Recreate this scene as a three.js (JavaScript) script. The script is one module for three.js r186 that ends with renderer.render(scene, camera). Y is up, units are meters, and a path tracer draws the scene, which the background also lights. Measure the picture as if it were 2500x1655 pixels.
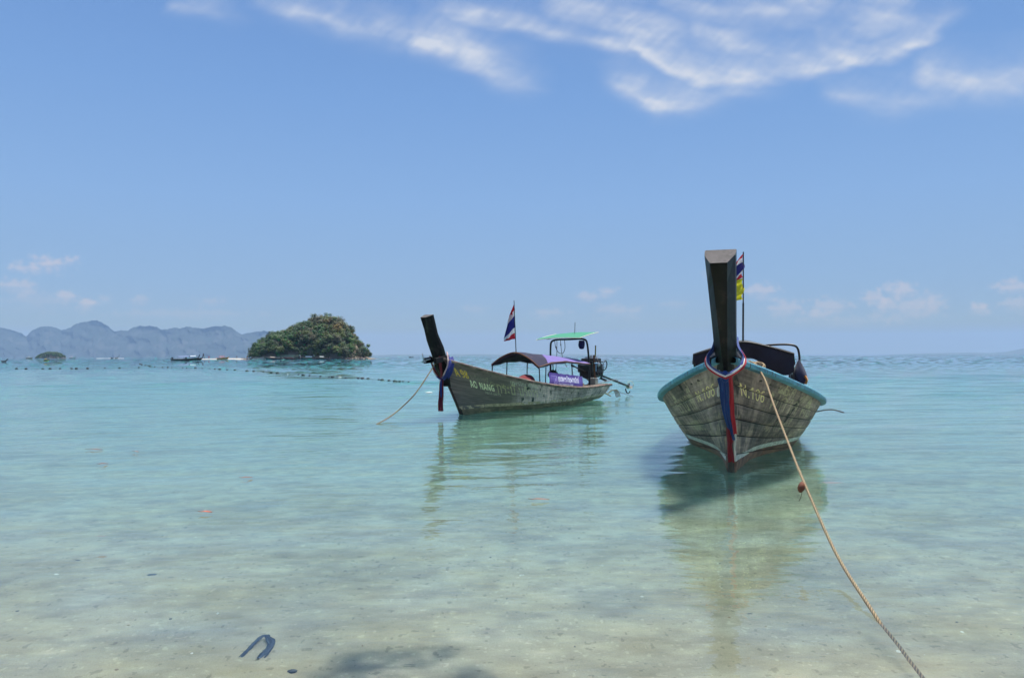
import * as THREE from 'three';
import { mergeGeometries } from 'three/addons/utils/BufferGeometryUtils.js';
import { MarchingCubes } from 'three/addons/objects/MarchingCubes.js';
import { RoundedBoxGeometry } from 'three/addons/geometries/RoundedBoxGeometry.js';

// ---------------------------------------------------------------- camera, sun, exposure
const scene = new THREE.Scene();
const D2R = Math.PI / 180, HAZE = 7.5e-5, AIRGLOW = [0.296, 0.492, 0.865];
const EYE = 1.4, EXPO = 1.7;
const camera = new THREE.PerspectiveCamera(46.86, 1024 / 677, 0.1, 40000);
camera.rotation.order = 'YXZ';
camera.position.set(0, EYE, 0);
camera.rotation.set(1.25 * D2R, 0, -0.17 * D2R);
camera.updateMatrixWorld();
const renderer = new THREE.WebGLRenderer();
renderer.toneMapping = THREE.LinearToneMapping;
renderer.toneMappingExposure = EXPO;
renderer.shadowMap.enabled = true;

const SUN_DIR = new THREE.Vector3(0.20, 0.96, -0.13).normalize();   // high, to the right and a little beyond the boats
const sun = new THREE.DirectionalLight(new THREE.Color().setRGB(1, 0.955, 0.88), 5);
sun.name = 'sun';
sun.position.copy(SUN_DIR).multiplyScalar(60).add(new THREE.Vector3(0, 0, -14));
sun.target.position.set(0, 0, -14);
sun.castShadow = true;
Object.assign(sun.shadow.camera, { left: -30, right: 30, top: 30, bottom: -30, near: 1, far: 140 });
sun.shadow.mapSize.set(2048, 2048);
scene.add(sun, sun.target);

// ---------------------------------------------------------------- noise
function rng(seed) { let s = seed >>> 0; return () => { s = (s + 0x6d2b79f5) | 0; let t = Math.imul(s ^ (s >>> 15), 1 | s); t = (t + Math.imul(t ^ (t >>> 7), 61 | t)) ^ t; return ((t ^ (t >>> 14)) >>> 0) / 4294967296; }; }
function hash2(x, y, s = 0) { let h = Math.imul(x | 0, 374761393) + Math.imul(y | 0, 668265263) + Math.imul(s | 0, 1274126177); h = Math.imul(h ^ (h >>> 13), 1274126177); return ((h ^ (h >>> 16)) >>> 0) / 4294967296; }
function vnoise(x, y, s = 0, px = 0, py = 0) {   // value noise, 0..1; px, py make it repeat
  const xi = Math.floor(x), yi = Math.floor(y); let fx = x - xi, fy = y - yi;
  fx = fx * fx * (3 - 2 * fx); fy = fy * fy * (3 - 2 * fy);
  const w = (i, p) => p ? ((i % p) + p) % p : i;
  const a = hash2(w(xi, px), w(yi, py), s), b = hash2(w(xi + 1, px), w(yi, py), s), c = hash2(w(xi, px), w(yi + 1, py), s), d = hash2(w(xi + 1, px), w(yi + 1, py), s);
  return a + (b - a) * fx + (c - a) * fy + (a - b - c + d) * fx * fy;
}
function fbm(x, y, oct = 4, s = 0, px = 0, py = 0) { let v = 0, a = 0.5, t = 0; for (let i = 0; i < oct; i++) { v += a * vnoise(x, y, s + i * 17, px, py); t += a; a *= 0.5; x *= 2; y *= 2; px *= 2; py *= 2; } return v / t; }
const clamp = (x, a = 0, b = 1) => Math.min(b, Math.max(a, x));
const sstep = (a, b, x) => { const t = clamp((x - a) / (b - a)); return t * t * (3 - 2 * t); };
const lerp = (a, b, t) => a + (b - a) * t;
function curve(pts, x) {   // piecewise linear table
  if (x <= pts[0][0]) return pts[0][1];
  for (let i = 1; i < pts.length; i++) if (x <= pts[i][0]) return lerp(pts[i - 1][1], pts[i][1], (x - pts[i - 1][0]) / (pts[i][0] - pts[i - 1][0]));
  return pts[pts.length - 1][1];
}
const s2l = (c) => c <= 0.04045 ? c / 12.92 : Math.pow((c + 0.055) / 1.055, 2.4);
const srgb = (r, g, b) => [s2l(r / 255), s2l(g / 255), s2l(b / 255)];

// ---------------------------------------------------------------- sky: clear air, high cirrus and low far cumulus
{
  const W = 4096, H = 2048, data = new Float32Array(W * H * 4);
  const grad = [[-90, 150, 178, 206], [0, 158, 184, 212], [2.5, 155, 184, 216], [5, 150, 183, 221], [11, 140, 178, 226], [18, 125, 166, 221], [25, 112, 153, 212], [45, 88, 132, 200], [90, 62, 106, 180]];
  const f = 1810, cx = 1184.5, cy = 784, inv = camera.matrixWorld.clone().invert(), v = new THREE.Vector3();
  const seg = (px, py, pts) => {   // nearest point of a polyline: [distance, along 0..1, signed side]
    let best = 1e9, al = 0, side = 0; const n = pts.length - 1;
    for (let i = 0; i < n; i++) {
      const [ax, ay] = pts[i], [bx, by] = pts[i + 1], dx = bx - ax, dy = by - ay, t = clamp(((px - ax) * dx + (py - ay) * dy) / (dx * dx + dy * dy));
      const ex = px - ax - dx * t, ey = py - ay - dy * t, d = Math.hypot(ex, ey);
      if (d < best) { best = d; al = (i + t) / n; side = Math.sign(dx * ey - dy * ex); }
    }
    return [best, al, side];
  };
  const K = 1;
  // cirrus streaks: points, width on the upper side, width on the lower side, strength
  const streaks = [
    [[[370, -10], [470, 18], [600, 62]], 46, 10, 0.42],
    [[[560, -25], [690, 25], [790, 58], [930, 80], [1080, 92]], 60, 15, 0.62],
    [[[920, 92], [1010, 108], [1110, 142], [1190, 185], [1270, 216]], 62, 11, 0.72],
    [[[960, 26], [1180, 60], [1330, 90], [1470, 106], [1530, 128]], 34, 9, 0.66],
    [[[1380, 84], [1480, 106], [1545, 156], [1640, 190], [1760, 183], [1900, 150], [2050, 134], [2145, 88], [2230, 16], [2270, -30]], 52, 8, 0.95],
    [[[1230, 6], [1420, 44], [1530, 96], [1640, 150]], 62, 26, 0.66],
    [[[1860, 128], [1980, 84], [2090, 20], [2150, -40]], 70, 30, 0.62],
    [[[1480, -20], [1680, 26], [1880, 8], [2050, -30]], 40, 26, 0.48],
    [[[1560, 60], [1680, 96], [1800, 128], [1900, 110]], 30, 24, 0.42],
    [[[1360, 170], [1450, 212], [1500, 240], [1600, 240], [1720, 214], [1880, 196]], 50, 9, 0.68],
    [[[1900, 200], [2000, 236], [2080, 254], [2180, 232], [2300, 196], [2400, 178]], 48, 11, 0.42],
    [[[2090, 176], [2210, 196], [2310, 200], [2460, 176], [2600, 150]], 46, 16, 0.62],
  ];
  const puffs = [[105, 612, 66, 26, .62], [60, 622, 48, 14, .42], [38, 662, 46, 24, .45], [155, 686, 34, 17, .40], [196, 702, 32, 17, .50], [240, 694, 30, 16, .22], [320, 695, 26, 12, .26], [485, 698, 42, 15, .26], [420, 728, 190, 15, .14], [90, 700, 120, 26, .14],
    [1405, 676, 30, 17, .48], [1356, 688, 30, 16, .38], [1430, 722, 62, 22, .26], [1270, 726, 52, 13, .26], [1100, 716, 34, 11, .16], [1640, 634, 20, 13, .34], [1560, 706, 30, 14, .16],
    [1765, 676, 42, 24, .48], [1812, 716, 60, 26, .36], [1925, 712, 54, 24, .36], [1890, 728, 40, 12, .24], [2085, 674, 54, 26, .46], [2026, 692, 38, 20, .42], [2100, 714, 90, 32, .32], [2150, 700, 40, 26, .22], [2342, 668, 44, 28, .46], [2276, 714, 32, 16, .5], [2350, 706, 50, 24, .28], [1960, 744, 150, 14, .12], [2080, 660, 20, 14, .3]];
  for (let j = 0; j < H; j++) {
    const el = ((j + 0.5) / H * 180 - 90), e = el * D2R, c = [1, 2, 3].map((k) => { for (let i = 1; i < grad.length; i++) if (el <= grad[i][0]) return s2l(lerp(grad[i - 1][k], grad[i][k], (el - grad[i - 1][0]) / (grad[i][0] - grad[i - 1][0])) / 255); return s2l(grad[8][k] / 255); });
    for (let i = 0; i < W; i++) {
      const az = ((i + 0.5) / W - 0.5) * 2 * Math.PI, o = (j * W + i) * 4;
      let a = 0, warm = 0;
      if (el > 0.2 && el < 75) {
        v.set(Math.cos(az) * Math.cos(e), Math.sin(e), Math.sin(az) * Math.cos(e));
        const wx = v.x, wy = v.y, wz = v.z;
        v.transformDirection(inv);
        let front = false;
        if (v.z < -0.2) {
          const px = cx + f * v.x / -v.z, py = cy - f * v.y / -v.z;
          if (px > -150 && px < 2520 && py > -200 && py < 830) {
            front = true;
            if (py < 330) {
              const qx = px + 70 * (fbm(px / 150, py / 70, 3, 3) - 0.5), qy = py + 44 * (fbm(px / 190, py / 60, 4, 9) - 0.5);
              let m = 0;
              for (const [pts, up, dn, st] of streaks) {
                const [d, al, side] = seg(qx, qy, pts);
                const w = side < 0 ? up : dn * 1.9; if (d > w * 2.6) continue;
                const ends = sstep(0, 0.14, al) * sstep(1, 0.62, al);
                m = Math.max(m, st * ends * Math.exp(-Math.pow(d / w, side < 0 ? 1.25 : 1.6)));
              }
              if (m > 0.003) {
                const wx = 26 * (fbm(px / 60, py / 40, 3, 60) - 0.5), wy = 16 * (fbm(px / 70, py / 34, 3, 64) - 0.5), ux = px + wx, uy = py + wy;
                const n = fbm(ux / 95 + uy / 260, (uy - ux * 0.2) / 22, 6, 21), n2 = fbm((ux + uy * 1.1) / 15, (uy - ux * 0.55) / 85, 5, 40), big = fbm(px / 150, py / 80, 4, 77), hole = fbm(ux / 46, uy / 26, 5, 91);
                a = clamp(1.3 * m * (0.2 + 1.35 * big) * (0.55 + 0.75 * (n - 0.3) + 0.42 * (n2 - 0.46)) * (0.5 + 1.0 * hole));
              }
            } else {
              for (const [bx, by, rx, ry, st] of puffs) {
                const dx = (px - bx) / rx, dy = (py - by) / ry; if (Math.abs(dx) > 1.8 || Math.abs(dy) > 2.2) continue;
                const r = Math.sqrt(dx * dx + (dy > 0 ? dy * dy * 0.7 : dy * dy)), n = fbm(px / 11, py / 9, 5, 55) - 0.5, n2 = fbm(px / 36, py / 22, 4, 58) - 0.5;
                const k = st * sstep(1.12, dy > 0 ? -0.3 : 0.35, r + n * 1.3 + n2 * 0.9) * (dy > 0 ? 0.8 : 1);
                a = 1 - (1 - a) * (1 - k); warm = Math.max(warm, k);
              }
              a *= 0.85;
            }
          }
        }
        if (!front && el > 9) {   // the same thin cirrus goes on round the rest of the sky
          const k = 1 / (wy + 0.12), gx = wx * k, gz = wz * k, n = fbm(gx * 1.3 + gz * 0.5, gz * 3.1 - gx, 5, 101), b = fbm(gx * 0.7, gz * 0.8, 3, 131);
          a = 0.5 * sstep(0.5, 0.85, n * 0.6 + b * 0.55) * sstep(9, 20, el);
        }
      }
      const top = warm > 0 ? srgb(210, 206, 219) : srgb(206, 215, 232), path = Math.min(12000, 432 / Math.max(1e-3, Math.sin(Math.abs(e)))), T = Math.exp(-HAZE * path);
      // what the air box below adds of its own light is left out of the sky behind it
      for (let k = 0; k < 3; k++) { const want = lerp(c[k], top[k], a); data[o + k] = Math.max(want * 0.25, (want - (1 - T) * AIRGLOW[k]) / T) / EXPO; }
      data[o + 3] = 1;
    }
  }
  const sky = new THREE.DataTexture(data, W, H, THREE.RGBAFormat, THREE.FloatType);
  sky.mapping = THREE.EquirectangularReflectionMapping; sky.magFilter = THREE.LinearFilter; sky.needsUpdate = true;
  scene.background = sky; scene.environment = sky;
}

// ---------------------------------------------------------------- helpers
const names = new Map();
function numbered(name) { const n = names.get(name) ?? 0; names.set(name, n + 1); return n ? name + '_' + String(n).padStart(3, '0') : name; }
function tag(o, label, category, group) { o.userData.label = label; if (category) o.userData.category = category; if (group) o.userData.group = group; return o; }
function thing(name, label, category, pos = [0, 0, 0], turn = 0, group) {
  const o = new THREE.Group(); o.name = numbered(name); o.position.set(...pos); o.rotation.y = turn; scene.add(o); return tag(o, label, category, group);
}
function part(name, g, m, parent, label) { const o = new THREE.Mesh(g, m); o.name = name; o.castShadow = o.receiveShadow = true; parent.add(o); if (label) o.userData.label = label; return o; }
function single(name, g, m, label, category, group) { return tag(part(numbered(name), g, m, scene), label, category, group); }
function structure(name, g, m) { const o = part(numbered(name), g, m, scene); o.userData.kind = 'structure'; return o; }
const std = (r, g, b, rough = 0.8, extra = {}) => new THREE.MeshStandardMaterial({ color: new THREE.Color().setRGB(r, g, b), roughness: rough, ...extra });
function dataTex(w, h, fn, { srgbOut = true, repeat = false } = {}) {   // fn(x, y) -> [r, g, b] in sRGB 0..255 (or plain data)
  const d = new Uint8Array(w * h * 4);
  for (let j = 0; j < h; j++) for (let i = 0; i < w; i++) { const c = fn(i, j), o = (j * w + i) * 4; d[o] = clamp(c[0], 0, 255); d[o + 1] = clamp(c[1], 0, 255); d[o + 2] = clamp(c[2], 0, 255); d[o + 3] = 255; }
  const t = new THREE.DataTexture(d, w, h, THREE.RGBAFormat); t.magFilter = t.minFilter = THREE.LinearFilter;
  if (srgbOut) t.colorSpace = THREE.SRGBColorSpace; if (repeat) t.wrapS = t.wrapT = THREE.RepeatWrapping; t.needsUpdate = true; return t;
}
function gridGeo(nu, nv, fn, uvFn) {   // nu x nv cells; fn(u, v) -> [x, y, z]
  const p = [], uv = [], idx = [];
  for (let j = 0; j <= nv; j++) for (let i = 0; i <= nu; i++) { const u = i / nu, v = j / nv; p.push(...fn(u, v)); uv.push(...(uvFn ? uvFn(u, v) : [u, v])); }
  for (let j = 0; j < nv; j++) for (let i = 0; i < nu; i++) { const a = j * (nu + 1) + i, b = a + 1, c = a + nu + 1, d = c + 1; idx.push(a, b, d, a, d, c); }
  const g = new THREE.BufferGeometry(); g.setAttribute('position', new THREE.Float32BufferAttribute(p, 3)); g.setAttribute('uv', new THREE.Float32BufferAttribute(uv, 2)); g.setIndex(idx); g.computeVertexNormals(); return g;
}
function tube(pts, r, seg = 0, rad = 8, closed = false) { const c = new THREE.CatmullRomCurve3(pts.map((p) => new THREE.Vector3(...p)), closed, 'centripetal'); return new THREE.TubeGeometry(c, seg || Math.max(8, pts.length * 6), r, rad, closed); }
function rod(a, b, r, rad = 8, r2 = r) {   // a closed straight bar
  const A = new THREE.Vector3(...a), B = new THREE.Vector3(...b), g = new THREE.CylinderGeometry(r2, r, A.distanceTo(B), rad); g.translate(0, A.distanceTo(B) / 2, 0);
  g.applyQuaternion(new THREE.Quaternion().setFromUnitVectors(new THREE.Vector3(0, 1, 0), B.clone().sub(A).normalize())); g.translate(...a); return g;
}
function box(w, h, d, x, y, z, r = 0.008, rx = 0, ry = 0, rz = 0) { const g = new RoundedBoxGeometry(w, h, d, 2, Math.min(r, w / 2.1, h / 2.1, d / 2.1)); g.rotateX(rx); g.rotateY(ry); g.rotateZ(rz); g.translate(x, y, z); return g; }
const merge = (...g) => mergeGeometries(g.flat().map((x) => { const y = x.index ? x.toNonIndexed() : x; for (const k of Object.keys(y.attributes)) if (!['position', 'normal', 'uv'].includes(k)) y.deleteAttribute(k); return y; }));
// a place from its bearing: photo column and row (in pixels of a 2500 x 1655 picture) and its distance along the view
function at(px, py, d) { const v = new THREE.Vector3((px - 1250) / 1910 * d, (827.5 - py) / 1910 * d, -d); return v.applyMatrix4(camera.matrixWorld); }

// ---------------------------------------------------------------- seabed: one sheet of sand, from the beach behind the camera out to the deep
const DEPTH = [[-400, -16], [-60, -9], [-6, -1.0], [-1.2, -0.3], [0.2, 0], [1.5, 0.1], [3.4, 0.22], [6, 0.44], [9.5, 0.76], [14, 1.05], [20, 1.35], [30, 1.75], [45, 2.3], [70, 3.2], [110, 4.6], [180, 6.5], [400, 9], [12000, 12]];
function seabedY(x, z) {
  const d = -z, w = 1.6 * (fbm(x / 9 + 5, z / 7, 3, 201) - 0.5) * sstep(6, 40, d);
  let y = -curve(DEPTH, d) + w * 0.35 - 3.2 * sstep(6, 34, x + 6 * (fbm(z / 20, 4, 2, 210) - 0.5)) * sstep(30, 62, d);
  y += 0.05 * (fbm(x / 1.7, z / 1.2, 3, 205) - 0.5) * sstep(-3, 2, d);
  return y;
}
function fanGeo(rs, a0, a1, na, cz, yFn) {   // polar sheet round (0, cz); rings rs; angles from -z
  const nr = rs.length, p = new Float32Array(nr * (na + 1) * 3), uv = new Float32Array(nr * (na + 1) * 2), idx = new Uint32Array((nr - 1) * na * 6); let o = 0;
  for (let r = 0; r < nr; r++) for (let k = 0; k <= na; k++) {
    const a = lerp(a0, a1, k / na), x = Math.sin(a) * rs[r], z = cz - Math.cos(a) * rs[r], i = r * (na + 1) + k, step = r ? rs[r] - rs[r - 1] : rs[1] - rs[0];
    p[i * 3] = x; p[i * 3 + 1] = yFn(x, z, step); p[i * 3 + 2] = z; uv[i * 2] = x; uv[i * 2 + 1] = z;
  }
  for (let r = 0; r < nr - 1; r++) for (let k = 0; k < na; k++) { const a = r * (na + 1) + k, b = a + 1, c = a + na + 1, d = c + 1; idx.set([a, b, d, a, d, c], o); o += 6; }
  const g = new THREE.BufferGeometry(); g.setAttribute('position', new THREE.BufferAttribute(p, 3)); g.setAttribute('uv', new THREE.BufferAttribute(uv, 2)); g.setIndex(new THREE.BufferAttribute(idx, 1)); return g;
}
function rings(r0, r1, k, kf, rFar) { const a = [r0]; while (a[a.length - 1] < r1) a.push(a[a.length - 1] * (1 + k)); while (a[a.length - 1] < rFar) a.push(a[a.length - 1] * (1 + kf)); return a; }
{
  const N = 1024, tile = dataTex(N, N, (i, j) => {
    const u = i / N, v = j / N, n = fbm(u * 6, v * 9, 5, 301, 6, 9), g = hash2(i, j, 3), sp = fbm(u * 90, v * 90, 2, 320, 90, 90), gy = fbm(u * 22, v * 34, 3, 330, 22, 34);
    let k = 0.86 + 0.16 * (n - 0.5) + 0.10 * (g - 0.5) + 0.22 * (gy - 0.5);
    if (sp > 0.8) k -= 0.12; if (sp < 0.2) k += 0.08;
    const t = fbm(u * 5, v * 6, 4, 340, 5, 6) - 0.5;
    return [202 * k + 20 * t, 192 * k + 8 * t, 168 * k - 18 * t];
  }, { repeat: true });
  const bump = dataTex(512, 512, (i, j) => { const u = i / 512, v = j / 512, n = fbm(u * 7, v * 16, 4, 360, 7, 16), g = fbm(u * 60, v * 60, 2, 370, 60, 60); const k = 255 * (0.75 * n + 0.25 * g); return [k, k, k]; }, { srgbOut: false, repeat: true });
  tile.repeat.set(0.31, 0.31); bump.repeat.set(0.53, 0.53);
  const g = fanGeo(rings(0.6, 60, 0.02, 0.06, 14000), -Math.PI, Math.PI, 360, 1.5, seabedY);
  // coarse sand and coral rubble in ragged patches; shoreward darkening also paints dimmer light
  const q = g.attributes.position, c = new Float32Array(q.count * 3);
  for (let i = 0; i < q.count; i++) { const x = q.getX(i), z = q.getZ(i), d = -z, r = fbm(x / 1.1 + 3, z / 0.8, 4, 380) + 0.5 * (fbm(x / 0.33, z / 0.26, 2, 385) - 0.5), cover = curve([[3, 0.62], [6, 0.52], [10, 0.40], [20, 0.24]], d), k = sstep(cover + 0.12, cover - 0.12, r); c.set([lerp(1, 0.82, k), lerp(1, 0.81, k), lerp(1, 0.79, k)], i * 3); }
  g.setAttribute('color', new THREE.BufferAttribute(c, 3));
  g.computeVertexNormals();
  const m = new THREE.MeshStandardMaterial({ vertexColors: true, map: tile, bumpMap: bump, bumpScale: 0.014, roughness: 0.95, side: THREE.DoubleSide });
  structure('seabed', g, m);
}

// ---------------------------------------------------------------- sea: a closed body of clear water with real waves
const WAVES = [];
{
  const R = rng(77);
  for (let i = 0; i < 46; i++) {
    const L = 0.16 * Math.pow(26, Math.pow(i / 45, 1.15)), dir = (R() - 0.5) * (L < 0.6 ? 1.5 : 1.0) + 0.12, k = 2 * Math.PI / L;
    WAVES.push({ L, kx: k * Math.sin(dir), kz: k * Math.cos(dir), ph: R() * 6.283, a: 0.0095 * L / (2 * Math.PI) * (0.6 + 0.8 * R()) * (L > 1.6 ? 1.15 : 1) });
  }
}
function wave(x, z, step) {   // [height, slope x, slope z]; waves too short for the sheet are left to its relief map
  let h = 0, sx = 0, sz = 0; const d = Math.max(0, -z);
  const gust = 0.55 + 0.9 * fbm(x / 6 + 3, z / 9, 2, 402), grow = lerp(0.36, 1.75, sstep(6, 42, d)) * lerp(1, 2.8, sstep(40, 150, d));
  for (const w of WAVES) {
    const keep = sstep(2.2, 4.5, w.L / step), far = Math.max(keep, sstep(50, 120, d) * lerp(0.9, 0.45, sstep(250, 900, d))); if (far <= 0) continue;
    const p = w.kx * x + w.kz * z + w.ph + 0.9 * Math.sin(0.13 * x + w.ph) , a = w.a * (w.L < 0.9 ? gust * lerp(0.8, 1.7, sstep(6, 16, d)) : 1) * grow, c = Math.cos(p) * a * far;
    h += Math.sin(p) * a * keep; sx += c * w.kx; sz += c * w.kz;
  }
  return [h, sx, sz];
}
{
  const rs = rings(1.6, 48, 0.0062, 0.0115, 140); while (rs[rs.length - 1] < 2000) rs.push(rs[rs.length - 1] * 1.03); while (rs[rs.length - 1] < 9000) rs.push(rs[rs.length - 1] * 1.15);
  const A = 74 * D2R, na = 560, cz = 1.5, slopes = [];
  const top = fanGeo(rs, -A, A, na, cz, (x, z, step) => { const w = wave(x, z, Math.max(step, 0.02)); slopes.push(-w[1], 1, -w[2]); return w[0]; });
  const n = new Float32Array(slopes.length); const v = new THREE.Vector3();
  for (let i = 0; i < slopes.length; i += 3) { v.set(slopes[i], 1, slopes[i + 2]).normalize(); n.set([v.x, v.y, v.z], i); }
  top.setAttribute('normal', new THREE.BufferAttribute(n, 3));
  // skirt and floor close the body under the sand
  const q = top.attributes.position, rim = [], row = na + 1, nr = rs.length;
  for (let k = 0; k <= na; k++) rim.push(k); for (let r = 1; r < nr; r++) rim.push(r * row + na); for (let k = na - 1; k >= 0; k--) rim.push((nr - 1) * row + k); for (let r = nr - 2; r > 0; r--) rim.push(r * row);
  const p = Array.from(q.array), uv = Array.from(top.attributes.uv.array), idx = Array.from(top.index.array), nn = Array.from(n), base = p.length / 3, FLOOR = -40;
  for (const i of rim) { for (const y of [q.getY(i), FLOOR]) { p.push(q.getX(i), y, q.getZ(i)); uv.push(0, 0); nn.push(0, -1, 0); } }
  const m = rim.length; for (let k = 0; k < m; k++) { const a = base + 2 * k, b = base + 2 * ((k + 1) % m); idx.push(a, a + 1, b + 1, a, b + 1, b); }
  const c = p.length / 3; p.push(0, FLOOR, -3000); uv.push(0, 0); nn.push(0, -1, 0);
  for (let k = 0; k < m; k++) idx.push(base + 2 * k + 1, c, base + 2 * ((k + 1) % m) + 1);
  const g = new THREE.BufferGeometry(); g.setAttribute('position', new THREE.Float32BufferAttribute(p, 3)); g.setAttribute('normal', new THREE.Float32BufferAttribute(nn, 3)); g.setAttribute('uv', new THREE.Float32BufferAttribute(uv, 2)); g.setIndex(idx);
  const ripple = dataTex(1024, 1024, (i, j) => {
    const u = i / 1024, v2 = j / 1024, wx = 0.04 * (fbm(u * 4, v2 * 6, 3, 500, 4, 6) - 0.5);
    const a = fbm(u * 10, (v2 + wx) * 26, 4, 510, 10, 26), b = fbm(u * 26 + 3, (v2 - wx) * 48, 3, 530, 26, 48);
    const k = 255 * (0.68 * a + 0.32 * b); return [k, k, k];
  }, { srgbOut: false, repeat: true });
  ripple.repeat.set(0.27, 0.27);
  const water = new THREE.MeshPhysicalMaterial({ color: 0xffffff, transmission: 1, thickness: 1, ior: 1.333, roughness: 0.015, bumpMap: ripple, bumpScale: 0.006,
    attenuationColor: new THREE.Color().setRGB(0.745, 0.966, 0.97), attenuationDistance: 1 });
  const sea = structure('sea', g, water);
  sea.castShadow = false;
}

// ---------------------------------------------------------------- far hills (profiles are heights in metres along a bearing)
function ridge(name, D, prof, seed, depth, alb) {   // prof: [column in the 2369-wide picture, row]
  const nx = 420, nf = 22, nb = 5, x0 = prof[0][0], x1 = prof[prof.length - 1][0], rows = [], p = [], c = [], idx = [];
  for (let j = 0; j <= nf; j++) { const t = j / nf; rows.push([-0.5 * Math.pow(1 - t, 1.6), -0.03 + 1.03 * Math.pow(t, 0.8)]); } for (let j = 1; j <= nb; j++) rows.push([0.5 * j / nb, Math.cos(j / nb * 1.6)]);
  for (let j = 0; j < rows.length; j++) for (let i = 0; i <= nx; i++) {
    const col = lerp(x0, x1, i / nx), X = (col - 1184.5) / 1810 * D, k = rows[j], crest = 1 + 0.05 * (fbm(col / 7, 2, 4, seed) - 0.5) + 0.03 * (fbm(col / 2.2, 5, 2, seed + 3) - 0.5), H = Math.max(0, (826.5 - curve(prof, col)) / 1810 * D) * crest, y = H * k[1];
    const n = fbm(X / (D * 0.014), y / (D * 0.009) + seed, 4, seed), m = fbm(X / (D * 0.004), y / (D * 0.003), 3, seed + 9), w = j < nf ? 1 - Math.pow(j / nf, 6) : 0;
    p.push(X * (1 + k[0] * depth / D), j === 0 ? -6 : y, -D - k[0] * depth + ((n - 0.5) * 0.16 + (m - 0.5) * 0.05) * depth * w);
    const cliff = sstep(0.55, 0.68, fbm(X / (D * 0.006), y / (D * 0.006) + 4, 4, seed + 30)) * w;
    c.push(...[0, 1, 2].map((q) => lerp(alb[q] * (0.8 + 0.4 * m), [0.10, 0.095, 0.085][q], cliff * 0.3)));
  }
  for (let j = 0; j < rows.length - 1; j++) for (let i = 0; i < nx; i++) { const a = j * (nx + 1) + i, b = a + 1, e = a + nx + 1, d = e + 1; idx.push(a, b, d, a, d, e); }
  const g = new THREE.BufferGeometry(); g.setAttribute('position', new THREE.Float32BufferAttribute(p, 3)); g.setAttribute('color', new THREE.Float32BufferAttribute(c, 3)); g.setIndex(idx); g.computeVertexNormals();
  return structure(name, g, new THREE.MeshStandardMaterial({ vertexColors: true, roughness: 1, side: THREE.DoubleSide }));
}
ridge('hills', 9000, [[-260, 800], [-160, 770], [-60, 760], [0, 757], [12, 759], [28, 764], [46, 769], [57, 778], [62, 775], [72, 763], [88, 756], [110, 754], [128, 756], [140, 764], [160, 758], [172, 749], [186, 744], [205, 742], [222, 741], [236, 747], [250, 755], [262, 766], [276, 764], [294, 765], [304, 758], [322, 754], [345, 754], [362, 757], [374, 763], [392, 760], [402, 758], [415, 760], [430, 755], [446, 759], [462, 761], [478, 760], [484, 757], [500, 754], [520, 754], [536, 758], [546, 768], [558, 775], [572, 770], [590, 768], [610, 766], [628, 769], [660, 782], [700, 797], [760, 812], [830, 822], [850, 826]], 11, 1400, [0.014, 0.024, 0.015]);
ridge('hills', 11000, [[800, 826], [860, 823.2], [920, 822.2], [1000, 822.8], [1060, 821.8], [1130, 822.4], [1240, 823], [1330, 822.6], [1420, 823.6], [1500, 824.6], [1560, 826]], 23, 900, [0.07, 0.09, 0.06]);
ridge('hills', 11500, [[2050, 826], [2120, 823.4], [2180, 822.4], [2230, 821.6], [2290, 822.6], [2330, 820], [2370, 812], [2420, 806], [2470, 808], [2560, 822], [2600, 826]], 31, 900, [0.07, 0.09, 0.06]);

// ---------------------------------------------------------------- foliage
function leafCloud(out, cx, cy, cz, rx, ry, rz, n, size, col, R, clumps = 7) {   // many small leaf faces in clumps spread through a crown
  const cl = []; for (let i = 0; i < clumps; i++) { const a = R() * 6.283, e = Math.asin(R() * 1.7 - 0.7), r = 0.62 + 0.2 * R(); cl.push([Math.cos(a) * Math.cos(e) * r, Math.sin(e) * r, Math.sin(a) * Math.cos(e) * r, 0.34 + 0.22 * R(), 0.72 + 0.56 * R()]); }
  for (let i = 0; i < n; i++) {
    const c = cl[Math.floor(R() * clumps)], a = R() * 6.283, e = Math.asin(R() * 2 - 1), q = c[3] * (0.55 + 0.45 * R());
    const dx = Math.cos(a) * Math.cos(e), dy = Math.sin(e), dz = Math.sin(a) * Math.cos(e);
    const x = cx + rx * (c[0] + dx * q), y = cy + ry * (c[1] + dy * q), z = cz + rz * (c[2] + dz * q), s = size * (0.6 + 0.8 * R());
    const nx = dx + c[0] * 0.6 + (R() - 0.5) * 0.7, ny = dy + 0.35 + (R() - 0.5) * 0.7, nz = dz + c[2] * 0.6 + (R() - 0.5) * 0.7, nl = Math.hypot(nx, ny, nz) || 1;
    const N = new THREE.Vector3(nx / nl, ny / nl, nz / nl), T = new THREE.Vector3(R() - 0.5, R() - 0.5, R() - 0.5).cross(N).normalize(), B = N.clone().cross(T);
    const b = out.p.length / 3, k = c[4] * (0.75 + 0.5 * R());
    for (const [u, v] of [[0, -1], [0.55, 0], [0, 1], [-0.55, 0]]) { out.p.push(x + (T.x * u + B.x * v) * s, y + (T.y * u + B.y * v) * s, z + (T.z * u + B.z * v) * s); out.n.push(N.x, N.y, N.z); out.c.push(col[0] * k, col[1] * k, col[2] * k); }
    out.i.push(b, b + 1, b + 2, b, b + 2, b + 3);
  }
}
const newCloud = () => ({ p: [], n: [], c: [], i: [] });
function cloudGeo(o) { const g = new THREE.BufferGeometry(); g.setAttribute('position', new THREE.Float32BufferAttribute(o.p, 3)); g.setAttribute('normal', new THREE.Float32BufferAttribute(o.n, 3)); g.setAttribute('color', new THREE.Float32BufferAttribute(o.c, 3)); g.setIndex(o.i); return g; }
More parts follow.
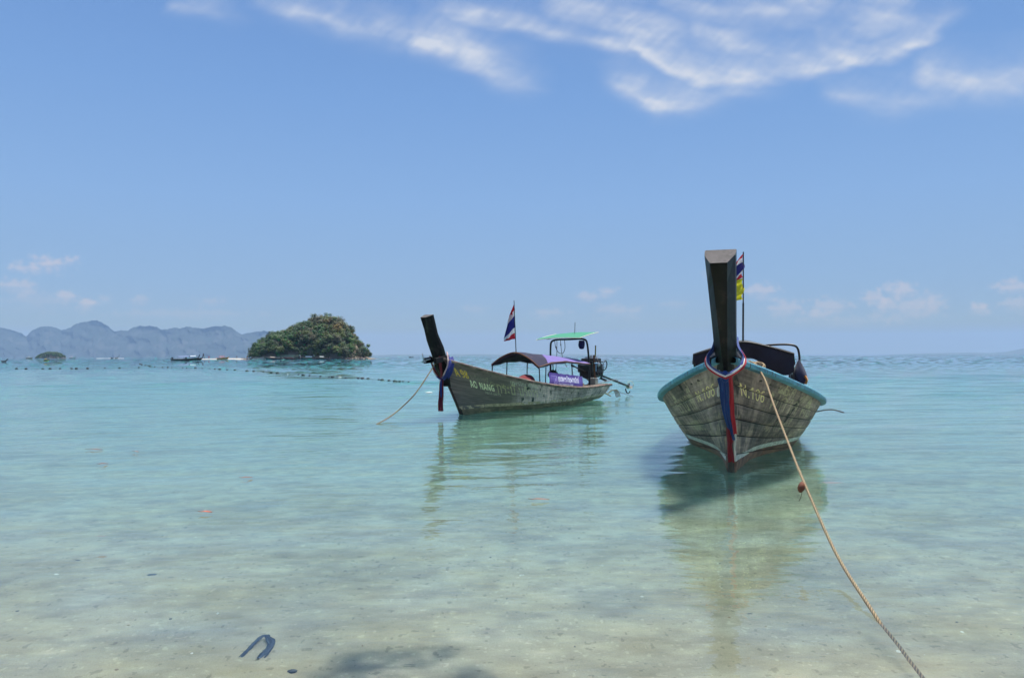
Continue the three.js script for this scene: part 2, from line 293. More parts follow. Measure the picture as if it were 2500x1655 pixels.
const LEAF = new THREE.MeshPhysicalMaterial({ vertexColors: true, roughness: 0.9, side: THREE.DoubleSide, transmission: 0.4, thickness: 0 });
const BARK = std(0.16, 0.13, 0.10, 0.95);
const GREENS = { deep: [0.024, 0.078, 0.012], mid: [0.046, 0.122, 0.014], bright: [0.034, 0.150, 0.010], olive: [0.092, 0.128, 0.016], ochre: [0.17, 0.125, 0.018], dry: [0.115, 0.108, 0.052], grey: [0.066, 0.092, 0.038] };

// ---------------------------------------------------------------- the wooded island behind the sandbar
const ISL = at(775, 878, 480); ISL.y = 0;
const islandProfile = [[-42, 0], [-39, 0.8], [-36.5, 3], [-32, 7], [-27, 10], [-21, 12], [-14, 14.4], [-8, 17], [-2, 19.6], [3, 21.2], [9, 21.2], [13, 19.6], [18, 16], [22, 11.5], [25, 7], [27.5, 3], [30, 0.8], [36, 0]];
function islandY(x, z) {   // local metres
  const w = 27, k = clamp(1 - Math.pow(Math.abs(z) / w, 2.2)), base = curve(islandProfile, x * (1 + 0.25 * Math.pow(Math.abs(z) / w, 2))) * Math.pow(k, 0.55);
  return base * (0.92 + 0.16 * fbm(x / 6, z / 6, 3, 610)) + 1.0 * k - 0.9;
}
{
  const g = gridGeo(90, 60, (u, v) => { const x = lerp(-44, 44, u), z = lerp(30, -30, v); return [x, islandY(x, z), z]; });
  const n = g.attributes.position.count, c = new Float32Array(n * 3);
  for (let i = 0; i < n; i++) { const x = g.attributes.position.getX(i), y = g.attributes.position.getY(i), z = g.attributes.position.getZ(i), r = fbm(x / 3, z / 3 + y / 2, 3, 620), beach = sstep(1.6, 0.6, y) * sstep(-2, -14, x), q = beach > 0.4 ? [0.55, 0.48, 0.38] : [0.12 + 0.1 * r, 0.1 + 0.08 * r, 0.075 + 0.05 * r]; c.set(q, i * 3); }
  g.setAttribute('color', new THREE.BufferAttribute(c, 3));
  const o = structure('island', g, new THREE.MeshStandardMaterial({ vertexColors: true, roughness: 1, side: THREE.DoubleSide })); o.position.copy(ISL);
}
{
  const R = rng(4242), out = newCloud();
  const pick = (x, h) => { const r = R(); if (x < -22) return r < 0.6 ? GREENS.deep : r < 0.85 ? GREENS.mid : GREENS.grey; if (x > 8 && h > 11) return r < 0.3 ? GREENS.ochre : r < 0.6 ? GREENS.olive : r < 0.8 ? GREENS.deep : GREENS.dry; if (h > 14) return r < 0.35 ? GREENS.olive : r < 0.6 ? GREENS.mid : r < 0.8 ? GREENS.dry : GREENS.deep; return r < 0.3 ? GREENS.mid : r < 0.55 ? GREENS.deep : r < 0.78 ? GREENS.olive : r < 0.9 ? GREENS.grey : GREENS.dry; };
  for (let k = 0; k < 900; k++) {
    const x = lerp(-38, 30, R()), z = lerp(28.5, -16, Math.pow(R(), 1.8)), y = islandY(x, z); if (y < 0.5) continue;
    if (x < -12 && x > -28 && y < 1.6) continue;
    const r = 1.4 + 2.3 * Math.pow(R(), 1.7), c = pick(x, y);
    const tone = 0.65 + 0.7 * R(); leafCloud(out, x, y + r * (0.75 + 0.35 * R()), z, r, r * 0.95, r, Math.round(44 * r * r), 0.34, c.map((q) => q * tone), R, 6 + Math.floor(R() * 5));
  }
  const o = part('forest', cloudGeo(out), LEAF, scene); o.userData.kind = 'stuff'; tag(o, 'dense mixed green and olive woodland covering the small island', 'woodland'); o.position.copy(ISL);
}
function branchy(out, R, a, dir, len, r, depth) {   // bare limbs
  const b = [a[0] + dir[0] * len, a[1] + dir[1] * len, a[2] + dir[2] * len]; out.push(rod(a, b, r, 5, r * 0.6)); if (depth <= 0) return;
  for (let i = 0; i < 3; i++) { const d = new THREE.Vector3(dir[0] + (R() - 0.5) * 1.3, dir[1] + (R() - 0.35) * 0.8, dir[2] + (R() - 0.5) * 1.3).normalize(); branchy(out, R, b, [d.x, d.y, d.z], len * (0.6 + 0.2 * R()), r * 0.6, depth - 1); }
}
function islandTree(x, z, h, r, col, label, { lean = 0, bare = false, dense = 1, lift = 0, flat = 1 } = {}, seed = 1) {
  const R = rng(seed * 977 + 13), y = islandY(x, z), t = thing(bare ? 'bare_tree' : 'tree', label, 'tree', [ISL.x + x, y - 0.3, ISL.z + z]);
  const top = [lean, h, 0], g = [tube([[0, 0, 0], [lean * 0.25, h * 0.45, 0.1], [lean * 0.8, h * 0.85, 0]], 0.16 + 0.02 * h, 8, 6)];
  const limbs = []; for (let i = 0; i < (bare ? 6 : 4); i++) { const a = R() * 6.28, d = new THREE.Vector3(Math.cos(a) + lean * 0.1, 0.8 + R() * 0.6, Math.sin(a)).normalize(); branchy(limbs, R, [lean * lerp(0.35, 0.75, R()), h * lerp(0.5, 0.85, R()), 0], [d.x, d.y, d.z], r * (bare ? 0.55 : 0.6), 0.12, bare ? 3 : 1); }
  part('trunk', merge(g, limbs), BARK, t);
  if (dense > 0) { const o = newCloud(); leafCloud(o, top[0], top[1] + lift, 0, r, r * 0.75 * flat, r, Math.round(70 * r * r * dense), bare ? 0.22 : 0.33, col, R, 9); part('crown', cloudGeo(o), LEAF, t); }
}
islandTree(14, 2, 4.2, 3.1, GREENS.dry, 'leafless twiggy tree on the right shoulder of the wooded island summit', { bare: true, dense: 0.06, lean: 1.4 }, 1);
islandTree(28.5, 6, 5.2, 3.0, GREENS.mid, 'tree leaning out over the sea at the right end of the island', { lean: 2.6, dense: 0.5 }, 2);
islandTree(-26, 2, 4.4, 2.3, GREENS.olive, 'thin sparse tree standing up on the left slope skyline of the island', { dense: 0.18, bare: true }, 3);
islandTree(-16, 3, 4.0, 2.1, GREENS.dry, 'twiggy grey tree on the skyline halfway up the island', { dense: 0.22, bare: true }, 4);
islandTree(-11, 20, 4.2, 4.4, GREENS.bright, 'bright green spreading tree above the island beach', { flat: 0.75, dense: 1.3 }, 5);
islandTree(9, 12, 3.4, 2.9, GREENS.ochre, 'ochre yellow leaved tree just below the island summit', { dense: 1.2 }, 6);
islandTree(0, 3, 3.6, 2.4, GREENS.dry, 'brown topped tree on the summit of the island', { dense: 0.7 }, 7);
islandTree(-35, 6, 3.4, 2.8, GREENS.deep, 'dark green rounded tree at the left foot of the island', { dense: 1.2 }, 8);
islandTree(-19, 17, 3.4, 3.4, GREENS.mid, 'mid green tree above the beach, left of the bright spreading tree', { dense: 1.1 }, 9);
islandTree(17, 14, 3.4, 2.6, GREENS.olive, 'yellow olive tree on the right flank of the island', { dense: 1.1 }, 10);
{ // boulders along the foot of the island
  const R = rng(99), gs = [];
  for (let k = 0; k < 95; k++) {
    const x = lerp(-42, 34, R()), z = 26.5 + R() * 3 - Math.pow(Math.abs(x) / 40, 2.5) * 13, s = 0.35 + 0.75 * R() * R(), g = new THREE.IcosahedronGeometry(s, 1), q = g.attributes.position;
    if (x > -32 && x < -12 && R() < 0.6) continue;
    for (let i = 0; i < q.count; i++) { const f = 0.75 + 0.5 * hash2(Math.round(q.getX(i) * 50), Math.round(q.getY(i) * 50 + q.getZ(i) * 31), k); q.setXYZ(i, q.getX(i) * f * 1.3, q.getY(i) * f * 0.75, q.getZ(i) * f); }
    g.computeVertexNormals(); g.translate(x, 0.15 + 0.2 * R(), z); gs.push(g);
  }
  const o = part('shore_rocks', merge(gs), std(0.15, 0.12, 0.1, 0.95), scene); o.userData.kind = 'stuff'; tag(o, 'dark brown boulders along the waterline of the wooded island', 'rocks'); o.position.copy(ISL);
}
// ---------------------------------------------------------------- white sandbar left of the island
const BAR = at(515, 880, 470); BAR.y = 0;
{
  const g = gridGeo(120, 14, (u, v) => { const x = lerp(-27, 24, u), z = lerp(9, -9, v), e = sstep(-27, -18, x) * sstep(24, 12, x * 0.5), n = fbm(x / 5, z / 3, 3, 700); return [x, 0.62 * e * Math.pow(clamp(1 - z * z / 81), 0.8) * (0.75 + 0.5 * n) * (0.7 + 0.3 * sstep(-10, 15, x)) - 0.12, z]; });
  const o = structure('sandbar', g, std(0.38, 0.35, 0.30, 1, { side: THREE.DoubleSide })); o.position.copy(BAR);
}
// ---------------------------------------------------------------- hazy wooded islet far to the left
{
  const P = at(124, 880, 1500), R = rng(31), o = newCloud(), t = thing('wooded_islet', 'small hazy dome shaped wooded islet below the hills at far left', 'islet', [P.x, 0, P.z]);
  const g = gridGeo(30, 20, (u, v) => { const x = lerp(-23, 23, u), z = lerp(14, -14, v); return [x, 9.5 * Math.pow(clamp(1 - Math.pow(Math.abs(x) / 22, 2.4)), 0.6) * Math.pow(clamp(1 - z * z / 190), 0.6) - 0.3, z]; });
  part('rock', g, std(0.13, 0.11, 0.09, 1, { side: THREE.DoubleSide }), t);
  for (let k = 0; k < 220; k++) { const x = lerp(-22, 22, R()), z = lerp(14, -8, R()), y = 9.5 * Math.pow(clamp(1 - Math.pow(Math.abs(x) / 22, 2.4)), 0.6) * Math.pow(clamp(1 - z * z / 190), 0.6); if (y > 0.3) leafCloud(o, x, y + 1.0, z, 2.6, 2.2, 2.6, 70, 0.8, R() < 0.5 ? GREENS.deep : GREENS.mid, R, 6); }
  part('foliage', cloudGeo(o), LEAF, t);
}

// ---------------------------------------------------------------- long-tailed wooden boats: the hull as a set of curves (own axes: z forward, x to port, y up from the waterline)
const stemZ = (y) => 0.63 * y + 0.08 * y * Math.abs(y) - (y < 0 ? 0.5 * y * y : 0);
function hullShape({ L = 9, beam = 1.15, hBow = 1.34, hAft = 0.46, sheer = 2.3, keel = -0.4, sternW = 0.5 }) {
  const zBow = stemZ(hBow);
  const Zg = (u) => lerp(zBow, -L, u);
  const hg = (u) => hAft + (hBow - hAft) * Math.pow(clamp((Zg(u) + L * 0.78) / (zBow + L * 0.78)), sheer);
  const bg = (u) => { const s = (zBow - Zg(u)) / 4.4; return 0.045 + (beam - 0.045) * (1 - Math.pow(1 - clamp(s), 2.15)) * (1 - sternW * Math.pow(sstep(0.5, 1.06, u), 1.2)); };
  const pt = (u, v, off = 0) => {
    const yk = keel + 0.34 * Math.pow(sstep(0.55, 1, u), 1.3), y = yk + (hg(u) - yk) * v, y0 = keel + (hBow - keel) * v, z0 = stemZ(y0), z = lerp(z0, -L + 0.25 * (1 - v), u);
    const p = lerp(1.3, 0.42, sstep(0.09, 0.33, u)), x = 0.03 + (bg(u) - 0.03) * Math.pow(v, p) + off;
    return [x, y, z];
  };
  const edge = (zWant) => (zBow - zWant) / (zBow + L);   // u of the gunwale at a station
  return { L, beam, hBow, keel, zBow, Zg, hg, bg, pt, edge };
}
// the print and weathering of one hull side, laid out over (u, v)
function hullTexture(H, flip, seed, look, write) {
  const W = 2048, T = 640, c = document.createElement('canvas'); c.width = W; c.height = T; const x = c.getContext('2d'); x.clearRect(0, 0, W, T);
  if (write) write(x, W, T, flip);
  const ink = x.getImageData(0, 0, W, T).data, Lm = H.L + 1;
  return dataTex(W, T, (i, j) => {
    const u = i / W, v = (j + 0.5) / T, m = u * Lm, q = H.pt(u, v), y = q[1], w = v * 1.5;
    const grain = fbm(m * 3.2, w * 55, 3, seed), patch = fbm(m * 1.5, w * 2.2, 5, seed + 5), drip = fbm(m * 13, w * 1.3, 4, seed + 9), fine = fbm(m * 34, w * 30, 2, seed + 14), worn = fbm(m * 5, w * 6.5, 5, seed + 21);
    let k = 0.72 + 0.5 * (patch - 0.5) * look.patch + 0.30 * (grain - 0.5) + 0.46 * (drip - 0.5) * look.drip + 0.22 * (fine - 0.5);
    const spot = sstep(0.66, 0.76, fbm(m * 4.5 + 3, w * 2.4, 4, seed + 33)) * look.stain; k *= 1 - 0.5 * spot;
    let col = look.base.map((b, n) => b * k + (worn - 0.5) * [30, 27, 20][n]);
    const pale = sstep(0.56, 0.72, worn) * look.pale; col = col.map((b, n) => lerp(b, look.paleCol[n], pale * (0.3 + 0.55 * fine)));
    if (look.bowDark) { const bd = sstep(look.bowDark + 0.9, look.bowDark - 0.2, m - 0.75 * v + 0.5 * (patch - 0.5)); col = col.map((b, n) => lerp(b, look.darkCol[n] * (0.8 + 0.5 * grain), bd)); }   // darker towards the bow
    const ln = look.line + 0.02 * (fbm(m * 2, 3, 3, seed + 40) - 0.5), hi = ln + look.lineW;
    if (y < ln) { const mud = 0.7 + 0.6 * fbm(m * 7, w * 14, 4, seed + 44); col = look.below.map((b) => b * mud); }
    else if (y < hi && worn < look.lineKeep) col = look.lineCol.map((b) => b * (0.75 + 0.4 * fine));
    const a = ink[(j * W + i) * 4 + 3] / 255;
    if (a > 0) { const o = (j * W + i) * 4, t = a * clamp(0.6 + 1.9 * (0.80 - fbm(m * 22, w * 26, 3, seed + 50))) ; col = col.map((b, n) => lerp(b, ink[o + n], clamp(t))); }
    return col;
  });
}
// strokes for Thai lettering: each letter is polylines in a box 1 wide (times its width) and 1 high, y down
const THAI = {
  'ธ': [0.7, [[.1, .3], [.12, .1], [.8, .05], [.9, .18]], [[.12, .1], [.15, .42], [.8, .42], [.85, .95], [.2, .95], [.18, .62]]], 'น': [0.75, [[.12, .2], [.12, .05], [.28, .1], [.28, .9], [.5, .95], [.85, .6]], [[.85, .05], [.85, .95], [.62, .85]]],
  'า': [0.5, [[.15, .3], [.3, .05], [.65, .05], [.75, .3], [.75, .97]]], 'ค': [0.75, [[.15, .97], [.12, .25], [.4, .05], [.8, .2], [.82, .97]], [[.15, .7], [.42, .45], [.52, .65], [.34, .72]]],
  'ร': [0.6, [[.15, .3], [.3, .05], [.85, .12]], [[.15, .3], [.7, .4], [.72, .95], [.5, .9]]], 'ไ': [0.5, [[.1, -.12], [.3, -.35], [.6, -.22], [.5, .1], [.5, .85], [.72, .95]]],
  'ท': [0.75, [[.12, .2], [.12, .05], [.28, .1], [.28, .97]], [[.28, .35], [.55, .05], [.85, .15], [.85, .97]]], 'ย': [0.75, [[.3, .2], [.14, .1], [.14, .35], [.35, .45], [.2, .6], [.2, .95], [.85, .95], [.85, .05]]],
  'พ': [0.95, [[.1, .2], [.1, .05], [.22, .1], [.25, .95], [.5, .4], [.72, .95], [.85, .05]]], 'ณ': [0.95, [[.1, .95], [.1, .2], [.3, .05], [.45, .2], [.45, .97], [.62, .9]], [[.62, .9], [.85, .6]], [[.85, .05], [.85, .95]]],
  'ิ': [0, [[-.65, -.12], [-.4, -.3], [-.05, -.12], [-.65, -.12]]], 'ช': [0.75, [[.12, .25], [.2, .05], [.35, .2], [.3, .6], [.2, .95], [.75, .95], [.72, .3], [.95, .02]]], '์': [0, [[-.4, -.12], [-.25, -.22], [-.05, -.45]]],
  'ก': [0.7, [[.2, .97], [.2, .4], [.12, .25], [.4, .05], [.8, .2], [.82, .97]]], 'ะ': [0.4, [[.2, .3], [.4, .2], [.7, .32]], [[.2, .8], [.4, .7], [.7, .82]]], 'บ': [0.75, [[.12, .2], [.12, .05], [.28, .1], [.28, .95], [.85, .95], [.85, .05]]], 'ี': [0, [[-.65, -.12], [-.4, -.3], [-.05, -.12], [-.65, -.12]], [[-.05, -.12], [-.03, -.4]]], '่': [0, [[-.3, -.42], [-.3, -.6]]],
  'ส': [0.75, [[.15, .95], [.12, .3], [.45, .05], [.82, .3], [.82, .95]], [[.15, .6], [.45, .45], [.55, .7]], [[.75, .1], [.95, -.08]]], 'ล': [0.7, [[.15, .97], [.12, .6], [.4, .4], [.75, .6], [.8, .97]], [[.12, .25], [.4, .05], [.8, .25], [.8, .6]]], 'ศ': [0.8, [[.15, .97], [.12, .25], [.4, .05], [.8, .2], [.82, .97]], [[.15, .7], [.45, .5], [.5, .7]], [[.75, .12], [.98, -.1]]], ' ': [0.4],
};
function thai(x, text, px, py, size, lw, color) {
  x.strokeStyle = color; x.lineWidth = lw; x.lineJoin = x.lineCap = 'round'; let cx = px;
  for (const ch of text) { const gl = THAI[ch]; if (!gl) continue; for (const pl of gl.slice(1)) { x.beginPath(); const w = (gl[0] || 0.7) * size; pl.forEach(([a, b], i) => x[i ? 'lineTo' : 'moveTo'](cx + a * w, py + (b - 1) * size)); x.stroke(); } cx += gl[0] * size * 1.08; }
  return cx - px;
}
// draw lettering along the strakes: u0, v0 where it starts (v up), sheared so that it stands upright on the sloping bow
function lettering(x, W, T, H, flip, u0, v0, sx, sy, fn, shear = 0) { x.save(); x.translate(u0 * W, v0 * T); x.scale(flip ? -1 : 1, -1); x.transform(1, 0, shear, 1, 0, 0); x.scale(sx * W / (H.L + 1), sy * T / 1.5); fn(x); x.restore(); }   // units inside: metres

function strip(H, side, u0, u1, v0, v1, off, nu, seed) {   // one hull plank: chamfered edges, a face a little proud of the shell
  const e = off < 0.01 ? 0.003 : 0.0065, gap = off < 0.01 ? 0.0006 : 0.0035, rows = [[v0 + gap, -0.006], [v0 + e, off], [lerp(v0, v1, 0.5), off], [v1 - e, off], [v1 - gap, -0.006]], cols = []; const eu = 0.0009;
  for (let i = 0; i <= nu; i++) cols.push([lerp(u0 + eu, u1 - eu, i / nu), off]); cols.unshift([u0 + (u0 ? eu * 0.6 : 0), -0.006]); cols.push([u1 - eu * 0.6, -0.006]);
  const p = [], uv = [], idx = [], nc = cols.length, warp = (u, v) => 0.004 * (fbm(u * 40, v * 9, 2, seed) - 0.5);
  for (const [v, o1] of rows) for (const [u, o2] of cols) { const q = H.pt(u, v, Math.min(o1, o2) + (o1 > 0 && o2 ? warp(u, v) : 0)); p.push(q[0] * side, q[1], q[2]); uv.push(u, v); }
  for (let j = 0; j < rows.length - 1; j++) for (let i = 0; i < nc - 1; i++) { const a = j * nc + i, b = a + 1, c = a + nc, d = c + 1; if (side > 0) idx.push(a, d, b, a, c, d); else idx.push(a, b, d, a, d, c); }
  const g = new THREE.BufferGeometry(); g.setAttribute('position', new THREE.Float32BufferAttribute(p, 3)); g.setAttribute('uv', new THREE.Float32BufferAttribute(uv, 2)); g.setIndex(idx); g.computeVertexNormals(); return g;
}
function shell(H, side, inset = 0, nu = 70, nv = 16) { const g = gridGeo(nu, nv, (u, v) => { const q = H.pt(u, v, -inset * (v > 0 ? 1 : 0)); return [q[0] * side, q[1], q[2]]; }); if (side > 0) { const i = g.index.array; for (let k = 0; k < i.length; k += 3) { const t = i[k]; i[k] = i[k + 1]; i[k + 1] = t; } g.computeVertexNormals(); } return g; }
function sweepRail(H, side, w, h, out, up, u0 = 0, u1 = 1, n = 60) {   // a rail along the sheer with a rounded section
  const sec = []; for (let k = 0; k < 12; k++) { const a = k / 12 * 6.2832 + 0.26, cx = Math.cos(a), cy = Math.sin(a); sec.push([Math.sign(cx) * Math.pow(Math.abs(cx), 0.5) * w / 2, Math.sign(cy) * Math.pow(Math.abs(cy), 0.5) * h / 2]); }
  return gridGeo(n, 12, (u, v) => { const uu = lerp(u0, u1, u), s = sec[Math.round(v * 12) % 12], q = H.pt(uu, 1); const r = Math.min(1, 0.35 + uu * 12); return [(q[0] + out * r + s[0] * (side > 0 ? 1 : 1)) * side, q[1] + up + s[1], q[2]]; }, (u, v) => [u * (H.L + 1), v * 0.3]);
}
function prowGeo(secs) {   // loft of trapezoid sections: [centre z, y, half width front, half width back, depth, pitch]
  const p = [], idx = [], uv = []; let n = 0;
  for (const [z, y, wf, wb, dp, pt] of secs) { const fz = Math.cos(pt), fy = Math.sin(pt); const ring = [[-wf, 0.5], [wf, 0.5], [wb * 0.96, -0.1], [wb, -0.46], [wb * 0.9, -0.5], [-wb * 0.9, -0.5], [-wb, -0.46], [-wb * 0.96, -0.1]]; n = ring.length; for (const [x, k] of ring) { p.push(x, y + fy * dp * k, z + fz * dp * k); } }
  const P = [], U = []; const v = (s, k) => { const i = (s * n + (k % n)) * 3; return [p[i], p[i + 1], p[i + 2]]; };
  const tri = (a, b, c, ua, ub, uc) => { P.push(...a, ...b, ...c); U.push(...ua, ...ub, ...uc); };
  for (let s = 0; s < secs.length - 1; s++) for (let k = 0; k < n; k++) { const h0 = secs[s][1], h1 = secs[s + 1][1]; tri(v(s, k), v(s, k + 1), v(s + 1, k + 1), [k / n, h0], [(k + 1) / n, h0], [(k + 1) / n, h1]); tri(v(s, k), v(s + 1, k + 1), v(s + 1, k), [k / n, h0], [(k + 1) / n, h1], [k / n, h1]); }
  const side = new THREE.BufferGeometry(); side.setAttribute('position', new THREE.Float32BufferAttribute(P, 3)); side.setAttribute('uv', new THREE.Float32BufferAttribute(U, 2)); side.computeVertexNormals();
  const C = [], CU = [], s = secs.length - 1, ctr = [0, 0, 0]; for (let k = 0; k < n; k++) v(s, k).forEach((q, i) => ctr[i] += q / n);
  for (let k = 0; k < n; k++) { const a = v(s, k), b = v(s, k + 1); C.push(...ctr, ...a, ...b); CU.push(ctr[0], ctr[2], a[0], a[2], b[0], b[2]); }
  const cap = new THREE.BufferGeometry(); cap.setAttribute('position', new THREE.Float32BufferAttribute(C, 3)); cap.setAttribute('uv', new THREE.Float32BufferAttribute(CU, 2)); cap.computeVertexNormals();
  return [side, cap];
}
// materials the two boats share
const darkWood = new THREE.MeshPhysicalMaterial({ specularIntensity: 0.45, map: dataTex(256, 512, (i, j) => { const k = 0.7 + 0.5 * (fbm(i / 256 * 30, j / 512 * 5, 4, 801, 30, 5) - 0.5) + 0.25 * (fbm(i / 256 * 8, j / 512 * 8, 4, 805, 8, 8) - 0.5); const cr = sstep(0.70, 0.74, fbm(i / 256 * 26, j / 512 * 3, 4, 808, 26, 3)), w = sstep(0.62, 0.72, fbm(i / 256 * 12, j / 512 * 10, 4, 809, 12, 10)); return [26, 22, 23].map((q, n) => lerp(lerp(q * k, [62, 56, 52][n] * k, w * 0.7), 6, cr)); }, { repeat: true }), roughness: 0.55 });
darkWood.bumpMap = darkWood.map; darkWood.bumpScale = 0.006;
const endGrain = new THREE.MeshStandardMaterial({ map: dataTex(256, 256, (i, j) => { const r = Math.hypot(i - 40, j - 128), k = 0.8 + 0.16 * Math.sin(r * 0.5 + 4 * fbm(i / 30, j / 30, 2, 811)) + 0.5 * (fbm(i / 10, j / 10, 3, 815) - 0.5); return [96 * k, 92 * k, 90 * k]; }, { repeat: true }), roughness: 0.95 });
endGrain.map.repeat.set(2, 2);
const plankWood = new THREE.MeshStandardMaterial({ map: dataTex(512, 256, (i, j) => { const k = 0.75 + 0.5 * (fbm(i / 512 * 8, j / 256 * 40, 4, 821, 8, 40) - 0.5); return [120 * k, 108 * k, 96 * k]; }, { repeat: true }), roughness: 0.9 });
const seamDark = std(0.012, 0.012, 0.011, 1, { side: THREE.DoubleSide });
const insideWood = std(0.13, 0.11, 0.09, 0.9, { side: THREE.DoubleSide });
const blackSteel = std(0.018, 0.02, 0.022, 0.45, { metalness: 0.3 }), oilySteel = std(0.035, 0.034, 0.033, 0.42, { metalness: 0.55 }), rustSteel = std(0.16, 0.075, 0.04, 0.8, { metalness: 0.2 }), greySteel = std(0.32, 0.33, 0.34, 0.4, { metalness: 0.7 });
const clothMat = (r, g, b, t = 0) => new THREE.MeshPhysicalMaterial({ color: new THREE.Color().setRGB(r, g, b), roughness: 0.9, side: THREE.DoubleSide, sheen: 0.3, sheenColor: new THREE.Color(1, 1, 1), ...(t ? { transmission: t, thickness: 0 } : {}) });
const ropeTex = dataTex(64, 64, (i, j) => { const s = Math.sin((i / 64 + j / 64) * Math.PI * 8), k = 0.75 + 0.25 * s + 0.25 * (hash2(i, j, 5) - 0.5); return [166 * k, 144 * k, 112 * k]; }, { repeat: true });
const ropeMat = new THREE.MeshStandardMaterial({ map: ropeTex, roughness: 1, bumpMap: ropeTex, bumpScale: 0.003 });
const ropeOf = (pts, r, n = 80) => { const g = tube(pts, r, n, 8), len = new THREE.CatmullRomCurve3(pts.map((p) => new THREE.Vector3(...p))).getLength(), uv = g.attributes.uv; for (let i = 0; i < uv.count; i++) uv.setXY(i, uv.getX(i) * len / 0.14, uv.getY(i) * 1); return g; };

function buildHull(boat, H, opts) {
  const { tex, railMat, seams, butts, railW, railH, railOut } = opts;
  const hull = part('hull', shell(H, 1, 0.008), seamDark, boat); const far = part('hull_shell', shell(H, -1, 0.008), seamDark, hull);
  for (const side of [1, -1]) {
    const m = new THREE.MeshStandardMaterial({ map: tex[side > 0 ? 0 : 1], roughness: 0.78, bumpMap: tex[side > 0 ? 0 : 1], bumpScale: 0.004 });
    for (let k = 0; k < seams.length - 1; k++) { const cuts = [0.0, ...butts[k % butts.length].map((c) => c + (side < 0 ? 0.013 : 0)), 1]; for (let c = 0; c < cuts.length - 1; c++) { const n = Math.max(6, Math.round((cuts[c + 1] - cuts[c]) * 60)); part('plank', strip(H, side, cuts[c], cuts[c + 1], seams[k], seams[k + 1], opts.proud ?? 0.012, n, 900 + k * 7 + c), m, hull); } }
    part('inner_lining', shell(H, side, 0.05, 50, 8), insideWood, hull);
    part('gunwale', sweepRail(H, side, railW, railH, railOut, 0.01), railMat, boat);
    part('inwale', sweepRail(H, side, 0.12, 0.035, -0.07, 0.045, 0.03, 0.97), plankWood, boat);
  }
  // stem post, transom, decks
  const st = []; for (let k = 0; k <= 14; k++) { const y = lerp(H.keel + 0.02, H.hBow - 0.02, k / 14); st.push([0, y, stemZ(y) - 0.03]); }
  const sw = 0.045; part('stem_post', gridGeo(14, 8, (u, v) => { const y = lerp(H.keel, H.hBow, u), a = v * Math.PI, c = Math.cos(a), s = Math.sin(a); return [c * sw, y - s * 0.02, stemZ(y) - 0.05 + s * 0.075]; }, (u, v) => [u * 1.7, v * 0.2]), opts.stemMat ?? plankWood, boat);
  const tr = []; for (let k = 0; k <= 12; k++) tr.push(H.pt(1, k / 12)); const sh = new THREE.BufferGeometry(), P = []; for (let k = 0; k < 12; k++) { const a = tr[k], b = tr[k + 1]; P.push(-a[0], a[1], a[2], a[0], a[1], a[2], b[0], b[1], b[2], -a[0], a[1], a[2], b[0], b[1], b[2], -b[0], b[1], b[2]); } sh.setAttribute('position', new THREE.Float32BufferAttribute(P, 3)); sh.setAttribute('uv', new THREE.Float32BufferAttribute(P.flatMap((q, i) => i % 3 === 2 ? [] : [q]), 2)); sh.computeVertexNormals();
  part('transom', sh, new THREE.MeshStandardMaterial({ map: plankWood.map, roughness: 0.9, side: THREE.DoubleSide }), boat);
  // foredeck boards, then floor boards lower down
  const deck = part('foredeck', gridGeo(18, 6, (u, v) => { const uu = lerp(0.035, 0.24, u), q = H.pt(uu, 0.955); return [q[0] * lerp(0.97, -0.97, v), q[1], q[2]]; }), insideWood, boat);
  for (let k = 0; k < 7; k++) { const u0 = 0.06 + k * 0.026, q0 = H.pt(u0, 0.955), w = Math.min(0.22, q0[0] * 0.5); for (const t of [-1, 0, 1]) { const qq = H.pt(u0 + 0.012, 0.955); part('deck_board', box(Math.max(0.06, qq[0] * 0.62), 0.02, 0.24, t * qq[0] * 0.64, qq[1] + 0.012 + 0.002 * k, qq[2], 0.004, 0.13), plankWood, deck); } }
  part('floor', gridGeo(24, 4, (u, v) => { const uu = lerp(0.22, 0.985, u), q = H.pt(uu, 0.6); return [q[0] * lerp(0.97, -0.97, v), q[1], q[2]]; }), insideWood, boat);
  for (const z of [-2.2, -3.4, -4.6, -5.8]) { const u = H.edge(z), q = H.pt(u, 0.8); if (z > -H.L + 0.8) part('thwart', box(q[0] * 1.92, 0.035, 0.26, 0, q[1], q[2], 0.006), plankWood, boat); }
}
const stripedFlag = (bands, extra) => (u, v) => { for (const [t, c] of bands) if (v <= t) return c; return bands[bands.length - 1][1]; };
const THAI_BANDS = [[1 / 6, [196, 30, 52]], [2 / 6, [236, 236, 238]], [4 / 6, [30, 34, 120]], [5 / 6, [236, 236, 238]], [1, [196, 30, 52]]];
function flagMat(bands, seed) { const fn = stripedFlag(bands); const t = dataTex(256, 256, (i, j) => { const c = fn(i / 256, 1 - j / 256), k = 0.92 + 0.16 * (fbm(i / 20, j / 20, 3, seed) - 0.5); return c.map((q) => q * k); }); return new THREE.MeshPhysicalMaterial({ map: t, roughness: 0.9, side: THREE.DoubleSide, transmission: 0.35, thickness: 0 }); }
